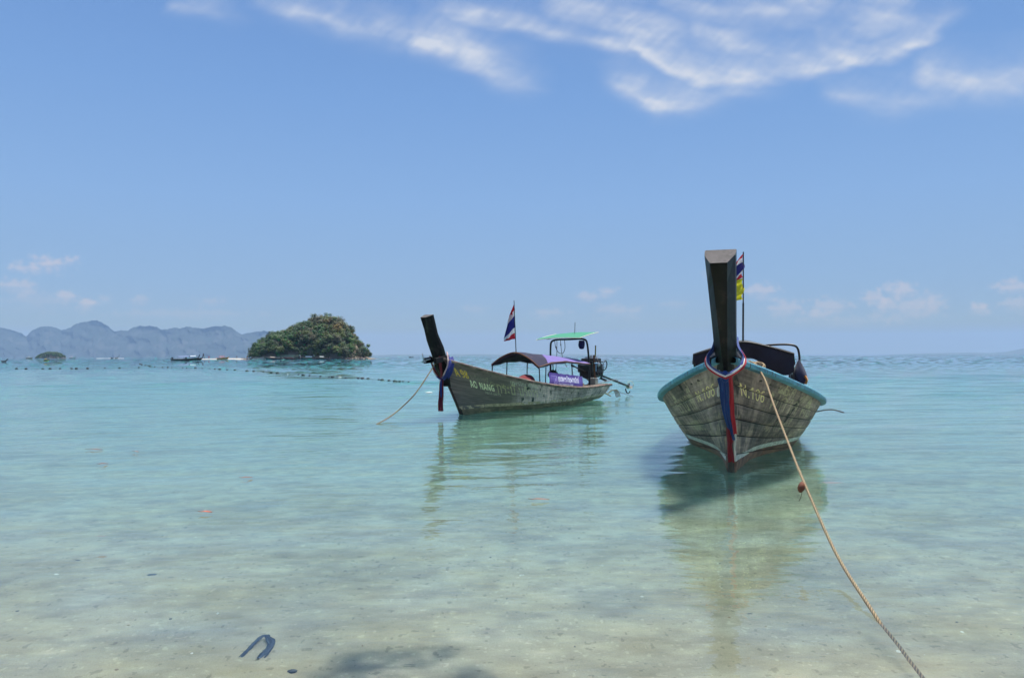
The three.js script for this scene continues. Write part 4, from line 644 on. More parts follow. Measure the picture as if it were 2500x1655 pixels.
  part('shaft_tube', merge(rod([0.02, 0.86, ez - 0.25], [0.03, 0.74, ez - 0.75], 0.075, 14, 0.055), rod([0.03, 0.76, ez - 0.7], [0.06, 0.33, -10.25], 0.036), rod([0.03, 0.66, ez - 0.72], [0.035, 0.58, ez - 1.1], 0.04)), oilySteel, eng);
  const prop = []; for (let k = 0; k < 3; k++) { const g = gridGeo(8, 6, (u, v) => { const w = 0.055 * Math.sin(Math.PI * clamp(u * 0.85 + 0.15)); return [(v - 0.5) * 2 * w, 0.025 + 0.11 * u, (v - 0.5) * 0.07]; }); g.rotateZ(k * 2.094); prop.push(g); } const pg = merge(...prop, (() => { const h = new THREE.SphereGeometry(0.035, 14, 10); h.scale(1, 1, 1.6); return h; })()); pg.translate(0.06, 0.32, -10.33);
  part('propeller', pg, new THREE.MeshStandardMaterial({ color: new THREE.Color().setRGB(0.42, 0.36, 0.30), roughness: 0.4, metalness: 0.5, side: THREE.DoubleSide }), eng);
  part('propeller_guard', tube([[0.06, 0.24, -10.0], [0.06, 0.12, -10.1], [0.06, 0.08, -10.28], [0.06, 0.14, -10.4]], 0.02, 24, 8), blackSteel, eng);
  part('propeller_ring', (() => { const g = new THREE.TorusGeometry(0.12, 0.012, 8, 32); g.rotateY(0.9); g.translate(0.08, 0.38, -10.4); return g; })(), std(0.5, 0.44, 0.38, 0.6), eng);
  // printed cloth banner along the port side
  {
    const c = document.createElement('canvas'); c.width = 1024; c.height = 176; const x = c.getContext('2d'); x.fillStyle = '#6a54a4'; x.fillRect(0, 0, 1024, 176);
    x.fillStyle = 'rgba(190,176,222,0.55)'; x.fillRect(52, 36, 180, 8); x.fillRect(52, 36, 6, 100); x.beginPath(); x.moveTo(120, 150); x.quadraticCurveTo(190, 40, 236, 44); x.lineTo(236, 150); x.fill(); x.strokeStyle = '#6a54a4'; x.lineWidth = 9; x.beginPath(); x.arc(190, 92, 30, 0, 6.3); x.stroke();
    thai(x, 'ธนาคารไทยพาณิชย์', 262, 106, 62, 11, '#efecf6'); x.font = 'bold 37px sans-serif'; x.fillStyle = '#efecf6'; x.fillText('SIAM COMMERCIAL BANK', 264, 154);
    const t = new THREE.CanvasTexture(c); t.colorSpace = THREE.SRGBColorSpace;
    const b = on(single('printed_banner', gridGeo(50, 8, (u, v) => { const z = lerp(-2.82, -4.72, u), hgz = H.hg(H.edge(z)), top = lerp(0.965, 0.815, u); return [lerp(0.90, 0.955, u) + 0.012 * Math.sin(u * 26) * v + 0.01 * Math.sin(v * 5), lerp(hgz + 0.01, top + 0.006 * Math.sin(u * 38), v), z]; }), new THREE.MeshStandardMaterial({ map: t, roughness: 0.8, side: THREE.DoubleSide }), 'purple printed banner with white lettering hung along the gunwale below the canopy', 'banner'));
    b.rotation.y = LB.turn;
  }
  // things aboard
  on(single('rounded_bundle', (() => { const g = new THREE.SphereGeometry(0.26, 28, 18, 0, 6.2832, 0, 1.75), q = g.attributes.position; for (let i = 0; i < q.count; i++) { const f = 0.9 + 0.2 * vnoise(q.getX(i) * 9 + 5, q.getZ(i) * 9 + q.getY(i) * 6, 77); q.setXYZ(i, q.getX(i) * f, q.getY(i) * f * 0.92, q.getZ(i) * f * 1.25); } g.computeVertexNormals(); g.translate(0.35, 0.66, -2.55); return g; })(), clothMat(0.16, 0.012, 0.016), 'dark red rounded bundle inside the boat in front of the purple banner', 'bundle'));
  on(single('round_fender', (() => { const g = new THREE.SphereGeometry(0.15, 24, 16); g.scale(1, 0.85, 1); g.translate(0.2, 0.87, -4.35); const ring = new THREE.TorusGeometry(0.15, 0.014, 8, 28); ring.rotateX(Math.PI / 2); ring.translate(0.2, 0.87, -4.35); return merge(g, ring); })(), std(0.012, 0.012, 0.013, 0.6), 'round black fender showing above the top edge of the purple banner', 'fender'));
  on(single('battery_box', merge(box(0.2, 0.26, 0.2, 0.55, 0.56, -6.35, 0.012), box(0.21, 0.03, 0.21, 0.55, 0.70, -6.35, 0.008), rod([0.5, 0.715, -6.3], [0.5, 0.74, -6.3], 0.015)), std(0.3, 0.28, 0.24, 0.7), 'pale grey box on the stern gunwale under the engine', 'box'));
  on(single('hanging_bag', gridGeo(24, 22, (u, v) => { const a = u * 6.2832, y = lerp(1.60, 1.86, v), r = (0.03 + 0.07 * Math.pow(Math.sin(Math.PI * clamp(0.92 - 0.72 * v)), 0.8)) * (0.85 + 0.3 * vnoise(Math.cos(a) * 2 + 7, Math.sin(a) * 2 + v * 3, 15)) * (v < 0.04 ? 0.3 : 1); return [0.45 + Math.cos(a) * r, y, tz + 0.03 + Math.sin(a) * r * 0.8]; }), clothMat(0.010, 0.016, 0.075), 'navy blue cloth bag hanging under the green stern roof', 'bag'));
  const cords = on(thing('looped_rigging', 'dark cords looped down from the frame under the green stern roof', 'cord')); const cordM = std(0.05, 0.05, 0.055, 0.9);
  part('cord', tube([[-0.48, 1.88, tz], [-0.44, 1.66, tz + 0.01], [-0.33, 1.5, tz + 0.02], [-0.2, 1.48, tz + 0.01], [-0.13, 1.62, tz], [-0.14, 1.88, tz]], 0.009, 50, 6), cordM, cords); part('cord', tube([[-0.4, 1.88, tz], [-0.41, 1.4, tz], [-0.44, 1.0, tz], [-0.45, 0.7, tz]], 0.008, 30, 6), cordM, cords); part('cord', tube([[-0.28, 1.88, tz], [-0.24, 1.5, tz], [-0.18, 1.2, tz]], 0.008, 24, 6), cordM, cords);
  part('knot', (() => { const g = []; for (const [x, y] of [[-0.435, 1.66], [-0.27, 1.74], [-0.185, 1.22], [-0.445, 0.98]]) { const s = new THREE.SphereGeometry(0.022, 12, 8); s.scale(0.8, 1.5, 0.8); s.translate(x, y, tz); g.push(s); } return merge(g); })(), cordM, cords);
  on(single('blue_valve', merge(rod([0.56, 0.92, -6.5], [0.56, 1.16, -6.5], 0.014), box(0.05, 0.03, 0.18, 0.56, 1.17, -6.5, 0.01)), std(0.22, 0.42, 0.62, 0.6), 'pale blue T shaped handle standing beside the engine', 'handle'));
  // anchor hung over the stern and its line
  const an = on(thing('grapnel_anchor', 'curved many armed anchor hanging at the waterline behind the left boat stern', 'anchor')); const anM = std(0.22, 0.18, 0.12, 0.7);
  part('shank', rod([0.5, 0.1, -7.75], [0.1, 0.3, -7.7], 0.022), anM, an); for (let k = 0; k < 4; k++) { const dx = 0.12 * k; part('arm', tube([[0.36, 0.16, -7.76], [0.42 - dx * 0.2, 0.27, -7.94 - dx], [0.45 - dx * 0.3, 0.25, -8.14 - dx * 1.4], [0.47 - dx * 0.3, 0.04, -8.26 - dx * 1.6]], 0.013, 24, 8), anM, an); }
  single('stern_rope', merge(tube([toWorld([0.5, 0.52, -6.6]), toWorld([0.62, 0.6, -7.2]), toWorld([0.55, 0.62, -7.9]), toWorld([0.4, 0.6, -8.5]), toWorld([0.35, 0.45, -8.75])], 0.012, 40, 6), tube([toWorld([0.1, 0.4, -7.8]), toWorld([0.3, 0.22, -8.7]), toWorld([0.6, -0.05, -9.7])], 0.008, 30, 6)), std(0.2, 0.2, 0.19, 0.9), 'thin rope looped over the left boat stern and trailing into the sea', 'rope');
  // flag over the canopy
  const pole = on(thing('flag_pole', 'thin pole rising from the front of the purple canopy carrying a tattered flag', 'flag pole')); part('pole', rod([0, 1.48, -2.62], [-0.06, 2.9, -2.62], 0.013, 8, 0.009), blackSteel, pole);
  const fg = on(single('national_flag', (() => { const A = new THREE.Vector3(-0.045, 2.80, -2.62), B = new THREE.Vector3(-0.02, 1.86, -2.62); return gridGeo(34, 44, (u, v) => { const q = A.clone().lerp(B, 1 - v), tear = u > 0.5 ? (vnoise(v * 9, 3, 6) - 0.35) * 0.4 * (u - 0.5) : 0, k = u * (1 - tear); q.x -= 0.30 * Math.pow(k, 0.8) * (v < 0.12 ? 0.75 : 1) * (1 - 0.75 * Math.pow(v, 4)) + 0.014 * Math.sin(v * 14 + u * 3); q.y -= 0.36 * Math.pow(k, 1.2) * (0.25 + 0.75 * sstep(0, 0.35, v)) * (v < 0.1 ? 0.6 : 1); q.z += 0.06 * Math.sin(u * 7 + v * 5) * u + 0.07 * u; return [q.x, q.y, q.z]; }); })(), flagMat(THAI_BANDS, 43), 'tattered red, white and blue striped flag drooping above the purple canopy', 'flag'));
  // sash round the prow
  const sash = on(thing('prow_sash', 'blue, white and dark red sashes wrapped round the left boat prow with a long tail', 'sash')); const blue = clothMat(0.02, 0.03, 0.19), dred = clothMat(0.15, 0.010, 0.022), pink = clothMat(0.6, 0.42, 0.42);
  for (const s of [1, -1]) { part('blue_wrap', clothStrip([[s * 0.13, 1.38, 0.60], [s * 0.22, 1.22, 0.68], [s * 0.20, 1.06, 0.74], [s * 0.10, 0.92, 0.74], [0, 0.86, 0.70]], 0.2, [0, 0.1, 1], 31 + s, 0.03, 40), blue, sash); part('pink_wrap', clothStrip([[s * 0.145, 1.50, 0.76], [s * 0.20, 1.38, 0.80], [s * 0.215, 1.2, 0.83], [s * 0.13, 1.0, 0.85], [0.01, 0.88, 0.76]], 0.035, [0, 0.3, 1], 35 + s, 0.025, 40), pink, sash); part('red_wrap', clothStrip([[s * 0.14, 1.40, 1.02], [s * 0.12, 1.2, 0.98], [s * 0.06, 0.98, 0.86], [0.0, 0.88, 0.78]], 0.07, [0, 0.3, 1], 38 + s, 0.02, 30), dred, sash); }
  part('ribbon', clothStrip([[0.01, 0.88, 0.77], [0.015, 0.7, 0.80], [0.01, 0.48, 0.80], [0.0, 0.3, 0.81], [0.0, 0.13, 0.80]], 0.16, [0.75, 0, -0.65], 41, 0.04, 50, [0.55, 0.75]), dred, sash); part('ribbon', clothStrip([[0.01, 0.88, 0.80], [0.03, 0.68, 0.84], [0.04, 0.45, 0.84]], 0.06, [0.75, 0, -0.65], 44, 0.02, 30, [1, 0.4]), blue, sash); part('ribbon', clothStrip([[0.0, 0.86, 0.82], [-0.01, 0.74, 0.85], [-0.01, 0.6, 0.85]], 0.035, [0.75, 0, -0.65], 46, 0.02, 30, [0.6, 0.3]), pink, sash);
  // bow line sagging into the water
  single('bow_line', ropeOf([at(1062, 888, 17.85).toArray(), at(1045, 915, 17.6).toArray(), at(1010, 965, 17.2).toArray(), at(968, 1005, 17.0).toArray(), at(918, 1037, 16.1).toArray(), [-3.0, -0.12, -15.6], [-3.9, -0.7, -14.4]], 0.014, 90), ropeMat, 'pale rope sagging from the left boat bow down into the sea', 'rope');
}

// ---------------------------------------------------------------- small far boats
function farBoat(name, label, [px, py, d], L, dir, o = {}) {   // dir: +1 bow to the right of the picture, -1 to the left; turn is added
  const P = at(px, py, d), t = thing(name, label, 'boat', [P.x, 0, P.z], dir * Math.PI / 2 + (o.turn ?? 0), o.group), b = L * 0.1, h = o.h ?? 0.55;
  const H = hullShape({ L: L * 0.86, beam: b, hBow: h * 2.1, hAft: h, keel: -0.3, sternW: 0.45 });
  const c = (q) => { q.computeVertexNormals(); return q; }, off = L * 0.43;
  const mv = (g) => { g.translate(0, 0, off); return g; };
  const m = std(...(o.hull ?? [0.1, 0.08, 0.07]), 0.8, { side: THREE.DoubleSide });
  part('hull', mv(merge(shell(H, 1, 0, 26, 6), shell(H, -1, 0, 26, 6))), m, t);
  part('gunwale', mv(merge(sweepRail(H, 1, 0.12, 0.1, 0, 0, 0, 1, 20), sweepRail(H, -1, 0.12, 0.1, 0, 0, 0, 1, 20))), std(...(o.rail ?? [0.2, 0.17, 0.14]), 0.8), t);
  part('floor', mv(gridGeo(12, 2, (u, v) => { const q = H.pt(lerp(0.1, 0.98, u), 0.7); return [q[0] * lerp(0.95, -0.95, v), q[1], q[2]]; })), insideWood, t);
  if (o.prow !== 0) part('prow', mv(prowGeo([[h * 0.9, h * 1.2, 0.04, 0.1, 0.3, 0.3], [h * 1.5, h * 2.3, 0.06, 0.12, 0.36, 0.3], [h * 2.2, h * (o.prow ?? 3.6), 0.1, 0.18, 0.4, -0.3]])[0]), std(...(o.prowCol ?? [0.03, 0.028, 0.028]), 0.7, { side: THREE.DoubleSide }), t);
  if (o.canopy) { const z0 = -L * 0.24 + off, z1 = -L * (o.canopyEnd ?? 0.66) + off, w = b * 0.8, y = o.canopyY ?? h + 1.0; part('canopy', gridGeo(8, 4, (u, v) => { const x = lerp(-w, w, u), z = lerp(z0, z1, v); return [x, y + 0.3 - 0.28 * Math.pow(Math.abs(x) / w, 1.6) - (o.droop ?? 0.1) * v, z]; }), std(...o.canopy, 0.85, { side: THREE.DoubleSide }), t); const g = []; for (const z of [z0, (z0 + z1) / 2, z1]) for (const s of [1, -1]) g.push([s * w * 0.97, z]); for (const [x, z] of g) part('canopy_pole', rod([x, h * 0.9, z], [x, y - 0.02, z], 0.03), blackSteel, t); }
  if (o.engine !== false) { const z = -L * 0.8 + off; part('engine', merge(box(0.5, 0.6, 0.7, 0, h + 0.45, z, 0.05), rod([0, h, z], [0, h + 0.4, z], 0.08), rod([0, h + 0.4, z], [0, 0.15, z - L * 0.32], 0.05)), blackSteel, t); }
  if (o.cushion) part('seat_covers', box(b * 1.4, 0.35, L * 0.3, 0, h + 0.2, -L * 0.3 + off, 0.1), std(...o.cushion, 0.8), t);
  return t;
}
const MOOR = 'small boats moored far off';
farBoat('longtail_boat', 'long dark moored boat with white and blue canopies at the tip of the sandbar', [447, 884, 325], 12, 1, { canopy: [0.16, 0.20, 0.34], hull: [0.055, 0.05, 0.045], turn: 0.15, canopyEnd: 0.6, prow: 4.2 });
farBoat('longtail_boat', 'brown moored boat with a raised prow in front of the sandbar tip', [470, 884, 338], 9, 1, { canopy: [0.5, 0.55, 0.6], canopyY: 1.75, hull: [0.10, 0.065, 0.045], turn: -0.2, prow: 5, prowCol: [0.10, 0.05, 0.04], canopyEnd: 0.55 });
farBoat('motorboat', 'orange and yellow boat beached on the white sandbar', [541, 879, 462], 7.5, 1, { prow: 0, hull: [0.62, 0.36, 0.07], rail: [0.7, 0.5, 0.2], cushion: [0.42, 0.05, 0.03], canopy: [0.45, 0.12, 0.06], canopyY: 1.5, h: 0.7, engine: false });
farBoat('longtail_boat', 'low black hulled boat at the left end of the row below the island', [668, 881, 440], 10.5, -1, { hull: [0.02, 0.022, 0.03], prow: 2.8, canopy: [0.34, 0.27, 0.22], canopyY: 1.1, canopyEnd: 0.5 });
farBoat('longtail_boat', 'dark red boat with a dark green canopy, second in the row below the island', [713, 880, 446], 10, -1, { hull: [0.11, 0.018, 0.018], prow: 2.6, canopy: [0.012, 0.03, 0.022], canopyY: 1.75, canopyEnd: 0.8, cushion: [0.4, 0.045, 0.03], turn: 0.12 });
farBoat('longtail_boat', 'dark hulled boat with blue canopy, third in the row below the island', [753, 880, 440], 9.5, -1, { hull: [0.022, 0.018, 0.04], prow: 4.6, prowCol: [0.42, 0.36, 0.36], canopy: [0.10, 0.20, 0.30], canopyY: 1.3, turn: -0.1 });
farBoat('longtail_boat', 'dark boat with small pale canopy, last at right in the row below the island', [787, 879, 448], 9, -1, { hull: [0.02, 0.028, 0.024], prow: 4.2, prowCol: [0.4, 0.38, 0.34], canopy: [0.45, 0.5, 0.5], canopyY: 1.3, canopyEnd: 0.5, turn: 0.15 });
farBoat('longtail_boat', 'dark boat speeding to the right in front of the hazy hills', [277, 878, 850], 9, 1, { hull: [0.03, 0.03, 0.035], prow: 5 , h: 0.8 });
farBoat('motorboat', 'small white motorboat far off under the hazy hills', [174, 877, 900], 8, 1, { prow: 0, hull: [0.55, 0.55, 0.55], rail: [0.6, 0.6, 0.6], canopy: [0.45, 0.4, 0.4], canopyY: 2.0, h: 0.9, engine: false });
farBoat('motorboat', 'small yellow boat alone on the turquoise sea at far left', [110, 884, 270], 1.9, 1, { prow: 0, hull: [0.55, 0.42, 0.08], rail: [0.4, 0.3, 0.06], h: 0.32, canopy: [0.5, 0.38, 0.08], canopyY: 0.75, engine: false });
farBoat('motorboat', 'faint yellowish boat left of the hazy wooded islet', [69, 877, 900], 8, 1, { prow: 0, hull: [0.4, 0.36, 0.2], rail: [0.4, 0.36, 0.2], h: 0.8, canopy: [0.4, 0.36, 0.22], canopyY: 1.8, engine: false });
farBoat('longtail_boat', 'tiny dark boat on the open horizon between the island and the A 98 boat', [1004, 873, 950], 5.5, -1, { hull: [0.03, 0.03, 0.035], prow: 3, h: 0.6 });
farBoat('longtail_boat', 'tiny brown boat at the far left edge of the sea', [6, 885, 250], 1.8, 1, { hull: [0.12, 0.09, 0.07], prow: 3, h: 0.3, engine: false });
{ // white water behind the speeding boat
  const P = at(265, 878, 850), R = rng(12), gs = []; for (let k = 0; k < 60; k++) { const s = 0.2 + 0.35 * R(), g = new THREE.IcosahedronGeometry(s, 1); g.scale(1.6, 0.7, 1); g.translate(lerp(-13, 16, R()), 0.1 + 0.1 * R(), (R() - 0.5) * 3); gs.push(g); }
  const o = part('wake_foam', merge(gs), std(0.75, 0.77, 0.8, 0.9), scene, 'white foam wake round the dark boat speeding below the hills'); o.userData.category = 'foam'; o.userData.kind = 'stuff'; o.position.set(P.x, 0, P.z);
}
// ---------------------------------------------------------------- people on the sandbar (about four pixels tall)
function bodyGeo(arm, stride) {   // one continuous body: joints joined by tapered capsules, meshed as one surface
  const J = [[[0, 1.50, 0], [0, 1.68, 0], 0.085, 0.10], [[0, 1.38, 0], [0, 1.52, 0], 0.09, 0.06], [[0, 0.98, 0], [0, 1.36, 0], 0.15, 0.17], [[-0.18, 1.36, 0], [0.18, 1.36, 0], 0.08, 0.08], [[-0.09, 0.96, 0], [-0.11, 0.5, stride], 0.095, 0.065], [[-0.11, 0.5, stride], [-0.12, 0.04, stride * 0.6], 0.06, 0.045], [[0.09, 0.96, 0], [0.11, 0.5, -stride], 0.095, 0.065], [[0.11, 0.5, -stride], [0.12, 0.04, -stride * 1.5], 0.06, 0.045], [[-0.21, 1.36, 0], [-0.26 - arm, 1.06, 0.03], 0.055, 0.045], [[-0.26 - arm, 1.06, 0.03], [-0.25 - arm, 0.82, 0.12], 0.042, 0.034], [[0.21, 1.36, 0], [0.26, 1.06, 0.03], 0.055, 0.045], [[0.26, 1.06, 0.03], [0.27, 0.82, 0.12], 0.042, 0.034], [[-0.12, 0.03, stride * 0.6], [-0.12, 0.03, stride * 0.6 + 0.16], 0.04, 0.03], [[0.12, 0.03, -stride * 1.5], [0.12, 0.03, -stride * 1.5 + 0.16], 0.04, 0.03]];
  const f = (x, y, z) => { let s = 0; for (const [a, b, r0, r1] of J) { const dx = b[0] - a[0], dy = b[1] - a[1], dz = b[2] - a[2], t = clamp(((x - a[0]) * dx + (y - a[1]) * dy + (z - a[2]) * dz) / (dx * dx + dy * dy + dz * dz)), d = Math.hypot(x - a[0] - dx * t, y - a[1] - dy * t, z - a[2] - dz * t) - lerp(r0, r1, t); s += Math.exp(-28 * d); } return -Math.log(Math.max(s, 1e-30)) / 28; };
  // rings along the height would break at the limbs, so the field is walked on a grid of small cells
  const N = 40, mc = new MarchingCubes(N, std(0, 0, 0), false, false, 30000); mc.isolation = 0; mc.reset();
  for (let k = 0; k < N; k++) for (let j = 0; j < N; j++) for (let i = 0; i < N; i++) { const g = (q) => (q - N / 2) / (N / 2); mc.field[i + j * N + k * N * N] = -f(g(i) * 0.95, g(j) * 0.95 + 0.88, g(k) * 0.95); }
  mc.update(); const n = mc.count, p = new Float32Array(n * 3), nn = mc.normalArray.slice(0, n * 3), c = new Float32Array(n * 3);
  for (let i = 0; i < n; i++) { p[i * 3] = mc.positionArray[i * 3] * 0.95; p[i * 3 + 1] = mc.positionArray[i * 3 + 1] * 0.95 + 0.88; p[i * 3 + 2] = mc.positionArray[i * 3 + 2] * 0.95; }
  const g = new THREE.BufferGeometry(); g.setAttribute('position', new THREE.BufferAttribute(p, 3)); g.setAttribute('normal', new THREE.BufferAttribute(nn, 3)); return [g, c];
}
const bodies = [bodyGeo(0.02, 0.0), bodyGeo(0.1, 0.14)];
function person(px, py, d, k, top, legs, label, turn) {
  const P = at(px, py, d), [g0] = bodies[k], g = g0.clone(), q = g.attributes.position, c = []; const skin = [0.32, 0.19, 0.13], hair = [0.02, 0.016, 0.014];
  for (let i = 0; i < q.count; i++) { const y = q.getY(i), x = Math.abs(q.getX(i)); c.push(...(y > 1.66 || (y > 1.58 && q.getZ(i) < 0) ? hair : y > 1.45 ? skin : x > 0.235 && y < 1.15 ? skin : y > 0.92 ? top : y > 0.5 ? legs : skin)); }
  g.setAttribute('color', new THREE.Float32BufferAttribute(c, 3)); const t = thing('person', label, 'person', [P.x, d > 400 ? 0.28 : 0, P.z], turn); part('body', g, new THREE.MeshStandardMaterial({ vertexColors: true, roughness: 0.85, side: THREE.DoubleSide }), t);
}
person(509, 880, 468, 1, [0.45, 0.03, 0.05], [0.30, 0.03, 0.05], 'person in red standing on the sandbar left of the orange boat', 0.4);
person(577, 880, 470, 0, [0.02, 0.022, 0.03], [0.03, 0.03, 0.04], 'person in dark clothes standing on the sandbar right of the orange boat', 1.2);
person(498, 882, 455, 1, [0.35, 0.20, 0.14], [0.05, 0.05, 0.09], 'bare chested person wading at the sandbar edge beside the moored boats', 2.2);
person(602, 881, 464, 0, [0.40, 0.13, 0.08], [0.05, 0.04, 0.04], 'person in an orange top on the sandbar near the island rocks', -0.6);
person(627, 876, 462, 1, [0.55, 0.45, 0.40], [0.1, 0.09, 0.12], 'person in pale clothes by the dark rocks at the island foot', 0.9);
// ---------------------------------------------------------------- float lines marking the swimming area
function floatLine(label, pts, n, s0, s1, seed, jit) {
  const c = new THREE.CatmullRomCurve3(pts.map(([px, py]) => { const d = EYE * 1910 / (py - (873.8 + (1250 - px) * 0.00297)); const p = at(px, py, d); return new THREE.Vector3(p.x, 0, p.z); })), R = rng(seed), o = thing('float_line', label, 'float line');
  const N = 900, q = c.getPoints(N), P = q.map((v) => [v.x, 0.03, v.z]); part('rope', tube(P.filter((_, i) => i % 9 === 0), 0.009, 300, 5), std(0.16, 0.17, 0.16, 0.9), o);
  const m = std(0.05, 0.058, 0.065, 0.55), w = std(0.6, 0.6, 0.58, 0.6);
  // floats stand at even steps as seen along the line, with gaps where some are missing
  for (let i = 0; i < n; i++) { const t = (i + 0.5 + jit * (R() - 0.5)) / n, u = 1 - Math.pow(1 - t, 1.0), v = c.getPoint(u), s = (0.038 + 0.04 * R()) * lerp(s0, s1, t), g = new THREE.SphereGeometry(s, 14, 10); g.scale(1.7, 0.9, 0.9); g.translate(v.x, 0.03 + s * 0.25, v.z); part('float', g, (i === 24 || i === 31) && n > 40 ? w : m, o); }
}
floatLine('long line of dark floats crossing the sea from the left towards the A 98 bow', [[338, 893], [358, 898], [395, 902], [470, 903.5], [560, 908.5], [650, 914.5], [740, 921.5], [820, 927], [900, 931], [960, 936.5], [1000, 938.5]], 44, 1.5, 0.85, 5, 0.9);
floatLine('short faint row of dark floats on the sea at far left', [[32, 905.5], [90, 906], [150, 905.5], [190, 905], [260, 904.5], [345, 902.5]], 11, 1.5, 1.5, 9, 0.8);
// ---------------------------------------------------------------- fallen leaves and scraps on the water and the sand
function leaf(px, py, L, w, col, label, turn, sunk = 0) {
  const d = (EYE + sunk) * 1910 / (py - (873.8 + (1250 - px) * 0.00297)), P = at(px, py, d), t = thing('fallen_leaf', label, 'leaf', [P.x, -sunk + 0.012, P.z], turn);
  part('blade', gridGeo(12, 6, (u, v) => { const k = Math.pow(Math.sin(Math.PI * clamp(u * 0.96 + 0.02)), 0.8) * w / 2, s = (v - 0.5) * 2; return [(u - 0.5) * L, 0.006 * s * s + 0.004 * Math.sin(u * 5) + 0.003, s * k]; }), std(...col, 0.7, { side: THREE.DoubleSide }), t); part('stalk', rod([-L / 2, 0.008, 0], [-L * 0.72, 0.016, 0.01], 0.003, 6), std(col[0] * 0.6, col[1] * 0.6, col[2] * 0.6, 0.8), t);
}
leaf(232, 1105, 0.20, 0.06, [0.26, 0.08, 0.06], 'long dark red leaf floating at far left, uppermost of the drifting leaves', 0.1);
leaf(251, 1140, 0.11, 0.06, [0.30, 0.06, 0.04], 'small red leaf floating just below the long dark red leaf at left', 0.6);
leaf(602, 1174, 0.12, 0.05, [0.34, 0.11, 0.07], 'orange red leaf floating alone left of the A 98 boat reflection', 0.5);
leaf(503, 1259, 0.10, 0.055, [0.36, 0.09, 0.05], 'orange red leaf floating below and left of the other orange red leaf', 0.1);
leaf(331, 1110, 0.09, 0.05, [0.40, 0.22, 0.18], 'faded pinkish leaf floating right of the small red leaf', -0.3);
leaf(1320, 1228, 0.17, 0.05, [0.38, 0.18, 0.14], 'pinkish leaf floating in the reflection of the left boat', 0.05);
leaf(2032, 1193, 0.26, 0.14, [0.46, 0.26, 0.17], 'pale orange leaf drifting under the surface right of the mooring rope', 0.0, 0.05);
leaf(246, 1428, 0.07, 0.05, [0.36, 0.20, 0.08], 'small ochre leaf lying on the sand at lower left', 0.4, 0.24);
leaf(245, 1338, 0.08, 0.04, [0.42, 0.26, 0.2], 'pale pink leaf under the surface above the small ochre leaf', 0.2, 0.1);
{ // stones and debris on the sand
  const onSand = (px, py) => { let d = 4; for (let k = 0; k < 12; k++) { const P = at(px, py, d), y = seabedY(P.x, P.z) * 0.15; d = (EYE - y) * 1910 / (py - (873.8 + (1250 - px) * 0.00297)); } const P = at(px, py, d); return [P.x, seabedY(P.x, P.z), P.z]; };
  const stone = (px, py, s, label) => { const g = new THREE.IcosahedronGeometry(s, 2), q = g.attributes.position; for (let i = 0; i < q.count; i++) { const f = 0.8 + 0.4 * vnoise(q.getX(i) / s * 1.5 + 7, q.getY(i) / s * 1.5 + q.getZ(i) / s, Math.round(px)); q.setXYZ(i, q.getX(i) * f * 1.3, q.getY(i) * f * 0.7, q.getZ(i) * f); } g.computeVertexNormals(); const P = onSand(px, py); g.translate(0, s * 0.4, 0); const o = single('pebble', g, std(0.05, 0.06, 0.075, 0.8), label, 'pebble'); o.position.set(...P); };
  stone(369, 1395, 0.022, 'dark round pebble under water at lower left'); stone(712, 1612, 0.020, 'dark pebble on the sand below the arched strap'); stone(188, 1360, 0.014, 'tiny dark pebble near the small ochre leaf');
  const P = onSand(632, 1558), st = thing('arched_strap', 'dark blue grey arched strap lying on the sand under water at lower left', 'debris', P, 0.1), m = std(0.035, 0.055, 0.085, 0.7, { side: THREE.DoubleSide });
  part('strap', clothStrip([[-0.06, 0.008, 0.13], [-0.045, 0.02, 0.05], [-0.028, 0.03, -0.03], [-0.006, 0.04, -0.10], [0.02, 0.04, -0.11]], 0.034, [0.9, 0.1, 0.3], 61, 0.012, 40, [0.7, 1]), m, st); part('strap', clothStrip([[0.012, 0.04, -0.11], [0.04, 0.036, -0.07], [0.062, 0.028, 0.0], [0.052, 0.018, 0.09], [0.035, 0.01, 0.16]], 0.062, [0.9, 0.1, -0.2], 63, 0.012, 40, [0.5, 1]), m, st);
}
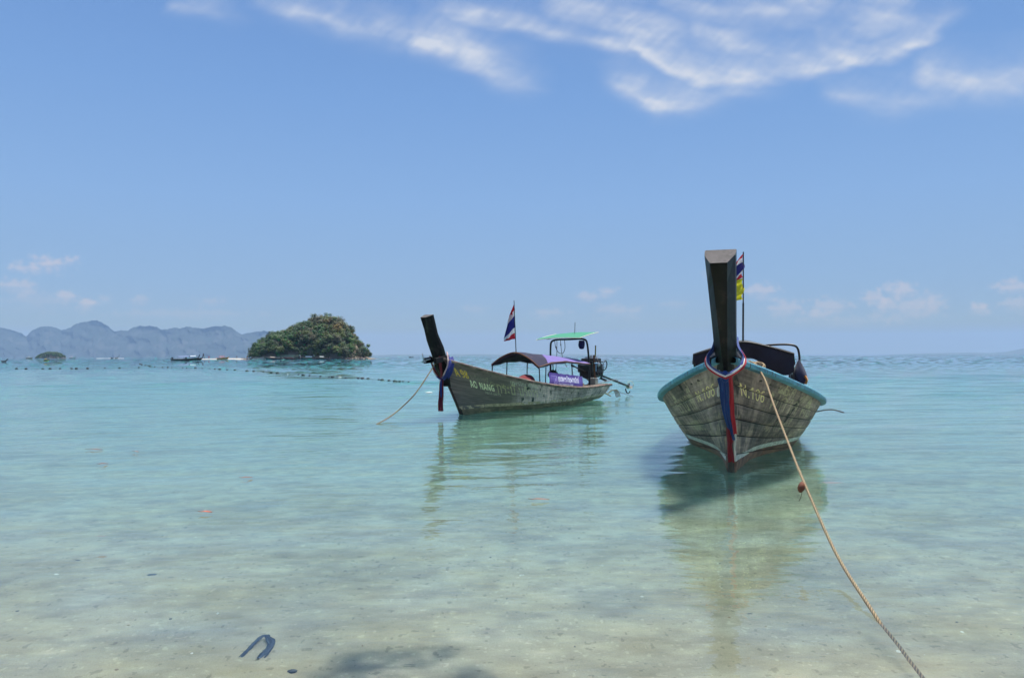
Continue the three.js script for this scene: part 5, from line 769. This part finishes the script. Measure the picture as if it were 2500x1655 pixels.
{ // broken shell and coral bits scattered on the shallow sand
  const R = rng(505), gs = [];
  for (let k = 0; k < 260; k++) { const z = -2.2 - 6 * Math.pow(R(), 1.6), x = (R() - 0.5) * 2 * (Math.abs(z) * 0.75 + 0.5), s = 0.003 + 0.008 * Math.pow(R(), 3), g = new THREE.IcosahedronGeometry(s, 0); g.scale(1 + R(), 0.5, 0.8 + 0.6 * R()); g.rotateY(R() * 6); g.translate(x, seabedY(x, z) + s * 0.2, z); const n = g.attributes.position.count, c = new Float32Array(n * 3), d = R(), col = d < 0.45 ? [0.09, 0.09, 0.09] : d < 0.7 ? [0.25, 0.18, 0.11] : [0.75, 0.72, 0.64]; for (let i = 0; i < n; i++) c.set(col, i * 3); g.setAttribute('color', new THREE.BufferAttribute(c, 3)); gs.push(g); }
  const o = part('shell_fragments', mergeGeometries(gs), new THREE.MeshStandardMaterial({ vertexColors: true, roughness: 0.8 }), scene, 'tiny shell and coral fragments scattered over the shallow sand'); o.userData.category = 'shells'; o.userData.kind = 'stuff';
}

// ---------------------------------------------------------------- a shore tree just outside the frame, whose bough shades the sand at the bottom of the picture
{
  const t = thing('shore_tree', 'leafy tree leaning over the shallows from the beach, beyond the view', 'tree', [3.6, 0.25, 2.2]), R = rng(81);
  const limb = (pts, r) => tube(pts, r, 40, 10);
  part('trunk', merge(limb([[0, -0.4, 0], [-0.1, 1.6, -0.7], [-0.5, 3.2, -2.2], [-1.6, 4.1, -4.2], [-3.0, 4.5, -6.3]], 0.11), limb([[-0.5, 3.2, -2.2], [0.4, 4.4, -2.8], [1.2, 5.4, -3.2]], 0.06), limb([[-1.6, 4.1, -4.2], [-2.7, 4.5, -5.2], [-3.7, 4.7, -6.2]], 0.04)), BARK, t);
  const o = newCloud(); for (const [x, y, z, r, n] of [[-2.95, 4.55, -6.15, 0.52, 230], [-3.6, 4.7, -6.0, 0.42, 150], [-2.3, 4.6, -5.6, 0.42, 130], [-3.2, 4.6, -5.3, 0.4, 120], [1.3, 5.8, -3.2, 1.0, 700], [0.4, 5.2, -2.6, 0.8, 500]]) leafCloud(o, x < 0 ? x - 0.15 : x, y, x < 0 ? z - 0.35 : z, r, r * 0.6, r, n, 0.055, GREENS.mid, R, 8);
  part('crown', cloudGeo(o), LEAF, t);
}

{ // scrap of white foam
  const P = at(1046, 961, 29.5), g = new THREE.IcosahedronGeometry(0.07, 2), q = g.attributes.position; for (let i = 0; i < q.count; i++) { const f = 0.8 + 0.4 * vnoise(q.getX(i) * 20 + 9, q.getZ(i) * 20, 31); q.setXYZ(i, q.getX(i) * f * 2, q.getY(i) * f * 0.4, q.getZ(i) * f); } g.computeVertexNormals();
  const o = single('foam_scrap', g, std(0.7, 0.7, 0.68, 0.8), 'small white scrap floating on the water just left of the A 98 bow', 'litter'); o.position.set(P.x, 0.03, P.z);
}

// ---------------------------------------------------------------- hazy sea air
scene.fog = new THREE.FogExp2(new THREE.Color().setRGB(0.42, 0.66, 1.0), HAZE);

renderer.render(scene, camera);
